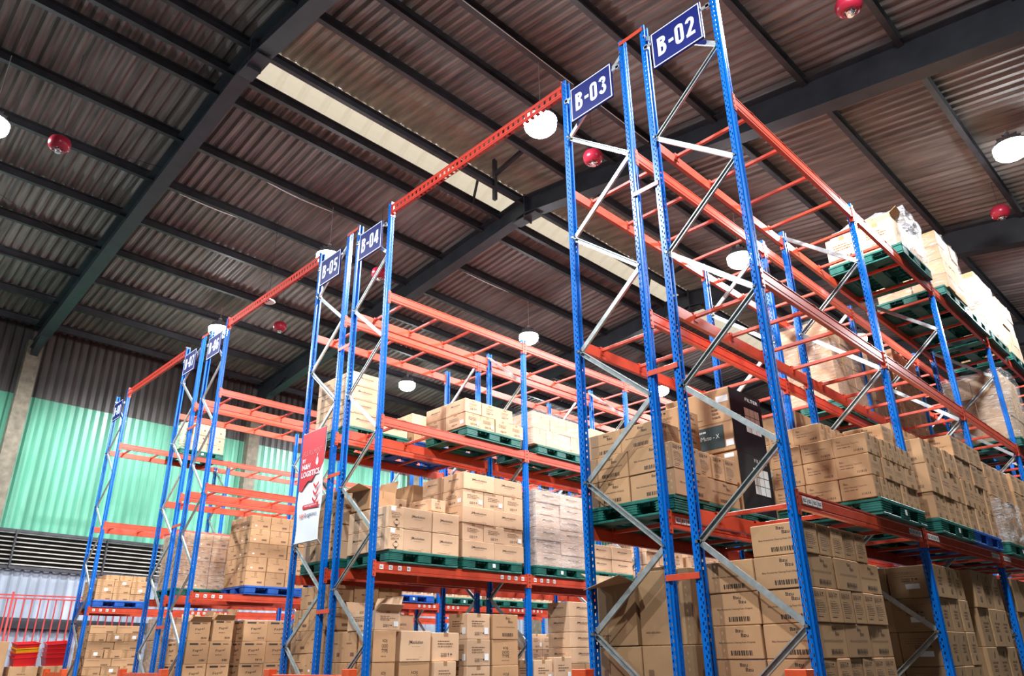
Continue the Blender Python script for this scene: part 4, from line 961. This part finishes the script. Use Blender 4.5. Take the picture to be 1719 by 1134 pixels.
# black sided cartons on B-03
def black_carton(y0, z0, h, label, panel):
    dx, dy = .86 if panel else .80, .74
    root = thing('black_sided_carton', (-1.26-dx/2, y0+dy/2, z0+ZO), label, 'carton', 'black sided cartons')
    mb = MB(); mb.box(-dx/2, dx/2, -dy/2, dy/2, 0, h, KRAFT, .006); link('carton_body', mb.mesh('carton_body'), root)
    a = Art(); a.rect(0, 0, dy, h, BLACKC); a.text('FILTER', dy*.5, h*.88, .04, .3, PAPER); a.rect(dy*.22, h*.5, dy*.30, h*.6, PAPER); a2 = Art()
    a2.rect(dy*.42, h*.35, dy*.42+.345, h*.35+.3, PAPER)
    for c_ in (1, 2): a2.rect(dy*.42+c_*.115-.004, h*.35, dy*.42+c_*.115+.004, h*.35+.3, INK); a2.rect(dy*.42, h*.35+c_*.1-.004, dy*.42+.345, h*.35+c_*.1+.004, INK)
    mb = MB(); a.put(mb, (dx/2+.002, -dy/2, 0), (0, 1, 0), (0, 0, 1)); link('black_side', mb.mesh('black_side'), root)
    mb = MB(); a2.put(mb, (dx/2+.005, -dy/2, 0), (0, 1, 0), (0, 0, 1)); link('side_label', mb.mesh('side_label'), root)
    a3 = Art(); a3.rect(dx*.80, h*.78, dx*.98, h*.88, PAPER) if panel else a3.rect(dx*.8, h*.9, dx*.95, h*.97, PAPER)
    if panel:
        a3.rect(dx*.06, h*.06, dx*.86, h*.42, PANEL); a3.text('iMuto - X', dx*.5, h*.22, .05, .25, PAPER); a3.lines(dx*.12, h*.34, dx*.6, 1, .05, .02, PAPER); a3.lines(dx*.1, h*.14, dx*.55, 1, .05, .012, PAPER)
        a3.rect(dx*.88, h*.07, dx*.99, h*.17, PAPER); a3.lines(dx*.1, h*.55, dx*.5, 3, .03, .006); a3.rect(0, h*.46, dx, h*.465, SEAM); a3.lines(dx*.72, h*.72, dx*.12, 4, .045, .02, INKS)
    mb = MB(); a3.put(mb, (-dx/2, -dy/2-.002, 0), (1, 0, 0), (0, 0, 1)); link('front_print', mb.mesh('front_print'), root)
black_carton(1.55, S2+P, .70, 'tall black sided carton standing on the B-03 pallet, lower of two', False)
black_carton(1.53, S2+P+.705, .74, 'black sided carton with dark print panel, upper of two on rack B-03', True)

# ------------------------------------------------------------------ banner on B-05
bt = thing('hanging_banner', (-8.06, -0.06, 3.29+ZO), 'red and white logistics banner tied between the posts of rack B-05', 'banner')
bw, bh = .70, 1.76
mb = MB(); nz = 14
for r in range(nz+1):
    for k in range(5): mb.v.append((bw*k/4, 0.012*math.sin(r*.9+k*.8), bh*r/nz))
i = mb.m(BANNERWHITE)
for r in range(nz):
    for k in range(4): a = r*5+k; mb.f.append((a, a+1, a+6, a+5)); mb.mi.append(i)
link('banner_sheet', mb.mesh('banner_sheet', True), bt)
mb = MB(); a = Art()
edge = [(0, .83), (.10, .80), (.2, .90), (.28, .95), (.38, .94), (.48, 1.02), (.58, 1.06), (.66, 1.14), (.70, 1.20)]
for k in range(len(edge)-1): a.poly([edge[k], edge[k+1], (edge[k+1][0], bh), (edge[k][0], bh)], BANNERRED)
a.put(mb, (0, -.014, 0), (1, 0, 0), (0, 0, 1)); link('red_field', mb.mesh('red_field'), bt)
a = Art()
a.text('FULFILLMENT', .06, 1.37, .08, .56, principled('banner_outline_pink', (.75, .2, .22), .5), shear=.2); a.text('BY', .06, 1.27, .06, .10, SIGNWHITE, bold=.02); a.text('N&H', .06, 1.15, .085, .25, SIGNWHITE, bold=.03); a.text('LOGISTICS', .06, 1.02, .095, .54, SIGNWHITE, bold=.03)
a.poly([(.47, 1.20), (.52, 1.16), (.55, 1.20), (.54, 1.27), (.51, 1.31), (.48, 1.27)], SIGNWHITE); a.poly([(.51, 1.31), (.49, 1.36), (.51, 1.34), (.53, 1.37)], SIGNWHITE)
for k in range(3): z = .90-.115*k; a.poly([(.46, z), (.46, z-.045), (.54, z-.115), (.54, z-.07)], BANNERRED); a.poly([(.54, z-.07), (.54, z-.115), (.62, z-.045), (.62, z)], BANNERRED)
a.rect(.22, .50, .66, .57, BANNERRED); a.poly([(.22+.035*math.cos(t), .535+.035*math.sin(t)) for t in [math.pi/2+math.pi*k/8 for k in range(9)]], BANNERRED)
a.text('www.logistics.vn', .24, .52, None, .36, SIGNWHITE); a.text('N&H', .11, .37, .07, .16, BANNERRED, shear=.2); a.text('Logistics', .28, .355, .085, .34, SIGNBLUE, shear=.2)
mb = MB(); a.put(mb, (0, -.018, 0), (1, 0, 0), (0, 0, 1)); link('lettering', mb.mesh('lettering'), bt)
mb = MB(); mb.tube([(0, 0, bh), (bw, 0, bh)], .012, GALV); mb.tube([(0, 0, 0), (bw, 0, 0)], .012, GALV)
for x, z in ((0, bh), (bw, bh), (0, 0), (bw, 0)): mb.tube([(x, 0, z), (x + (-.1 if x == 0 else .02), .06, z + (.06 if z else -.08))], .004, PAPER)
link('banner_rod', mb.mesh('banner_rod'), bt)

# ------------------------------------------------------------------ lamps, extinguisher balls, detector, conduits
LS = 1.4  # lamps built oversize, so the white domes stand in for their glow
lamp_body = MB(); lamp_body.lathe([(0.0, .30), (.05, .30), (.06, .18), (.15*LS, .14), (.21*LS, .03), (.215*LS, 0), (.19*LS, 0), (.19*LS, .02), (0.0, .03)], LAMPCASE, 24)
for k in range(10):
    a_ = 2*math.pi*k/10; lamp_body.bar((.07*math.cos(a_), .07*math.sin(a_), .2), (.15*LS*math.cos(a_), .15*LS*math.sin(a_), .16), .006, .07, LAMPCASE)
lamp_body_m = lamp_body.mesh('lamp_housing')
dome = MB(); dome.lathe([(.195*LS, .005), (.21*LS, -.07), (.20*LS, -.14), (.165*LS, -.20), (.11*LS, -.245), (.05*LS, -.265), (0.001, -.27)], LED, 24); dome_m = dome.mesh('diffuser', True)
hook = MB(); hook.lathe([(.02, .30), (.045, .31), (.045, .33), (.02, .34)], WHITEP, 12); hook_m = hook.mesh('hook')
for ix, (lx, lz) in enumerate(LAMP_XZ):
    for iy, ly in enumerate(LAMP_Y):
        names = {(0, 1): 'above the B-06 and B-07 signs', (0, 2): 'far over the aisle of rack B-06', (1, 0): 'at the picture edge beside a red extinguisher ball', (1, 1): 'in front of the B-05 sign', (1, 2): 'over the empty B-04 top shelf',
                 (1, 3): 'far off behind the B-03 upright', (2, 1): 'beside the B-03 sign, biggest and brightest', (2, 2): 'behind the top of rack B-02', (3, 2): 'over the aisle beyond rack B-02'}
        key = (ix, iy); lab = 'lit white high-bay lamp ' + names.get(key, 'of the row outside the picture, %s across and %s along' % (ORD[ix], ORD[iy]))
        root = thing('high_bay_lamp', (lx, ly, lz+ZO), lab, 'lamp', 'high-bay lamps')
        link('lamp_housing', lamp_body_m, root); link('diffuser', dome_m, root); link('hook', hook_m, root)
        zt = zroof(lx) + 0.01 + (ly-Y2)*DZ - lz
        mb = MB(); mb.tube([(0, 0, .33), (0.01, 0, zt*.5), (0, 0, zt)], .006, CABLE, 6); link('suspension_cable', mb.mesh('suspension_cable'), root)
        ld = bpy.data.lights.new('lamp_light', 'SPOT'); ld.energy = LAMP_POWER; ld.color = LAMP_COL; ld.shadow_soft_size = 0.13; ld.spot_size = math.radians(172); ld.spot_blend = 0.45
        lo = bpy.data.objects.new('lamp_light', ld); C.objects.link(lo); lo.parent = root; lo.location = (0, 0, -.45)
bprof = [(0.001, .16), (.05, .158), (.11, .14), (.16, .10), (.185, .04), (.185, -.02), (.165, -.08), (.12, -.115), (.075, -.125), (.05, -.11)]
shell = MB(); shell.lathe(bprof, BALL, 24); shell_m = shell.mesh('shell', True)
noz = MB(); noz.lathe([(.05, -.11), (.06, -.135), (.035, -.15), (.035, -.17), (.05, -.18), (.001, -.185)], CHROME, 12)
for k in range(6): a_ = k*math.pi/3; noz.bar((.07*math.cos(a_), .07*math.sin(a_), -.135), (.085*math.cos(a_), .085*math.sin(a_), -.15), .015, .02, CHROME)
noz_m = noz.mesh('nozzle')
for (x, y, z, lab) in ((-10.9, -3.99, 10.42, 'over the aisle beside the lamp at the picture edge'), (-15.6, 2.9, 10.5, 'hanging beyond the B-05 to B-06 tie beam'), (-10.9, 3.05, 10.4, 'half hidden behind the B-04 upright'),
                       (-4.3, 3.28, 10.3, 'seen between the B-03 posts'), (.49, 3.28, 10.3, 'under the roof above rack B-02, at the top edge'), (.52, 11.2, 10.38, 'far down the aisle beyond the B-02 top shelf')):
    root = thing('extinguisher_ball', (x, y, z+ZO), 'red hanging fire extinguisher ball ' + lab, 'fire extinguisher', 'red extinguisher balls')
    link('shell', shell_m, root); link('nozzle', noz_m, root)
    mb = MB(); mb.tube([(0, 0, .15), (0, 0, zroof(x)+.215-z+(y-Y2)*DZ)], .004, CABLED, 6); link('hanging_wire', mb.mesh('hanging_wire'), root)
root = thing('disc_antenna', (-13.1, 1.33, 9.85+ZO), 'small white disc hanging under the roof by the B-05 to B-06 tie', 'antenna')
mb = MB(); mb.lathe([(.001, .02), (.15, .02), (.165, 0), (.15, -.012), (.001, -.02)], WHITEP, 24); link('disc', mb.mesh('disc', True), root)
mb = MB(); mb.tube([(0, 0, .02), (0, 0, zroof(-13.1)+.215-9.85+(1.33-Y2)*DZ)], .005, CABLED, 6); link('hanging_wire', mb.mesh('hanging_wire'), root)
def conduit(x, y0, y1, label, sag=0.0, off=-.05, mat=None):
    mb = MB(); pts = []
    for k in range(9):
        y = y0 + (y1-y0)*k/8; p = B(x+off, y, zroof(x)-.01); pts.append((p[0], p[1], p[2]-sag*math.sin(math.pi*k/8)))
    mb.tube(pts, .012, mat or WHITEP, 6); tag(link('electrical_conduit', mb.mesh('electrical_conduit')), label, 'conduit', 'white conduits under the roof')
conduit(-4.38, -3.0, 2.9, 'white conduit along the purlin that carries the brightest lamp', 0, .05)
conduit(-4.38, 3.5, 5.3, 'short white conduit seen below the B-03 sign', 0, .05)
conduit(-13.25, -3.4, -1.9, 'white conduit piece before the first rafter', 0, -.05)
conduit(-13.25, -1.2, .5, 'white conduit piece just past the first rafter', .04, -.05)
conduit(-11.58, .2, 2.2, 'white conduit piece above the B-05 lamp', .06, -.05)
conduit(-11.58, 3.2, 5.2, 'white conduit piece behind the B-04 post', 0, -.05)
conduit(-11.58, 6.2, 8.4, 'white conduit piece past the middle rafter', .03, -.05)
def wire(a, b, label):
    mb = MB(); A = Vector(a); Bv = Vector(b); mb.tube([A.lerp(Bv, k/6) - Vector((0, 0, .05*math.sin(math.pi*k/6))) for k in range(7)], .006, CABLED, 5)
    tag(link('hanging_wire', mb.mesh('stay_wire')), label, 'wire', 'thin dark wires')
wire(B(-10.9, -4.0, 10.6), B(-12.6, -1.75, 11.9), 'thin dark wire from the extinguisher ball to the first rafter')
wire(B(-15.2, -4.6, 11.4), B(-16.6, -1.75, 11.3), 'thin dark wire under the roof slope near the picture edge')

# ------------------------------------------------------------------ corner by the wall: mesh fence, crates, cartons
root = thing('mesh_fence', (-20.8, -2.6, 0), 'pinkish red barred fence in front of the whitish wall', 'fence')
fl = 4.6
mb = MB()
for z in (2.70, 2.62, .1): mb.bar((0, 0, z), (0, fl, z), .04, .035, FENCE)
for k in range(4): mb.bar((0, fl*k/3, 0), (0, fl*k/3, 2.78), .045, .045, FENCE, up=(0, 1, 0))
link('fence_frame', mb.mesh('fence_frame'), root)
for k in range(24): mb = MB(); mb.tube([(0, .12+k*.188, .1), (0, .12+k*.188, 2.62)], .018, FENCE, 6); link('fence_bar', mb.mesh('fence_bar'), root)
def crate(x, y, z, w, l, h, mat, label, rz=0.0, tilt=0.0):
    mb = MB(); t = .012; tp = .88
    def ring(s, z): return [(-w/2*s, -l/2*s, z), (w/2*s, -l/2*s, z), (w/2*s, l/2*s, z), (-w/2*s, l/2*s, z)]
    R = [ring(tp, 0), ring(1, h), ring(1.06, h), ring(1.06, h+.02), ring(.96, h+.02), ring(tp-.04, t)]
    v = [p for r in R for p in r]; f = [(3, 2, 1, 0), (20, 21, 22, 23)]
    for r in range(5):
        for k in range(4): f.append((r*4+k, r*4+(k+1) % 4, (r+1)*4+(k+1) % 4, (r+1)*4+k))
    mb.raw(v, f, mat)
    o = link('plastic_crate', mb.mesh('plastic_crate'), None, (x, y, z+ZO), rz); o.rotation_euler = (tilt*.5, tilt, rz); tag(o, label, 'crate', 'stacked plastic crates'); return o
def wcart(x, y, z, dx, dy, dz, st, lab, rz=0): o = link('carton', carton_mesh(st, dx, dy, dz), None, (x, y, z+ZO), rz); tag(o, lab, 'carton', 'cartons by the fence')
wcart(-20.1, -.68, .6, .55, .62, .5, 'mail', 'lower kraft carton under the red and yellow crates'); wcart(-20.1, -.68, 1.1, .55, .62, .46, 'mail', 'upper kraft carton under the red and yellow crates')
wcart(-20.1, .02, .6, .55, .6, .5, 'mail', 'lower kraft carton under the all red crates'); wcart(-20.1, .02, 1.1, .55, .6, .46, 'mail', 'upper kraft carton under the all red crates', .05)
wcart(-20.15, -1.4, .6, .6, .62, .62, 'plainl', 'pale carton at the bottom corner of the picture'); wcart(-20.15, -1.4, 1.22, .55, .6, .92, 'mail', 'tall kraft carton at the picture corner beside the crates')
for k, (m_, t_) in enumerate(((REDPL, 'bottom red crate of the stack with a yellow one'), (REDPL, 'second red crate of the stack with a yellow one'), (YELLOWPL, 'yellow crate in the stack of red ones'), (REDPL, 'top red crate above the yellow one'))):
    crate(-20.1, -.68, 1.585+.105*k, .46, .50, .2, m_, t_, 0.02*k, .12)
for k in range(4): crate(-20.1, .02, 1.575+(.0, .10, .20, .335)[k], .46, .50, .2, REDPL, 'red crate, %s in the stack next to the rack' % ['lowest', 'second lowest', 'third', 'topmost'][k], -.02*k, (.06, .06, .06, .16)[k])
wcart(-20.07, -.66, 1.93, .3, .34, .12, 'plainl', 'small pale parcel lying in the top red crate')
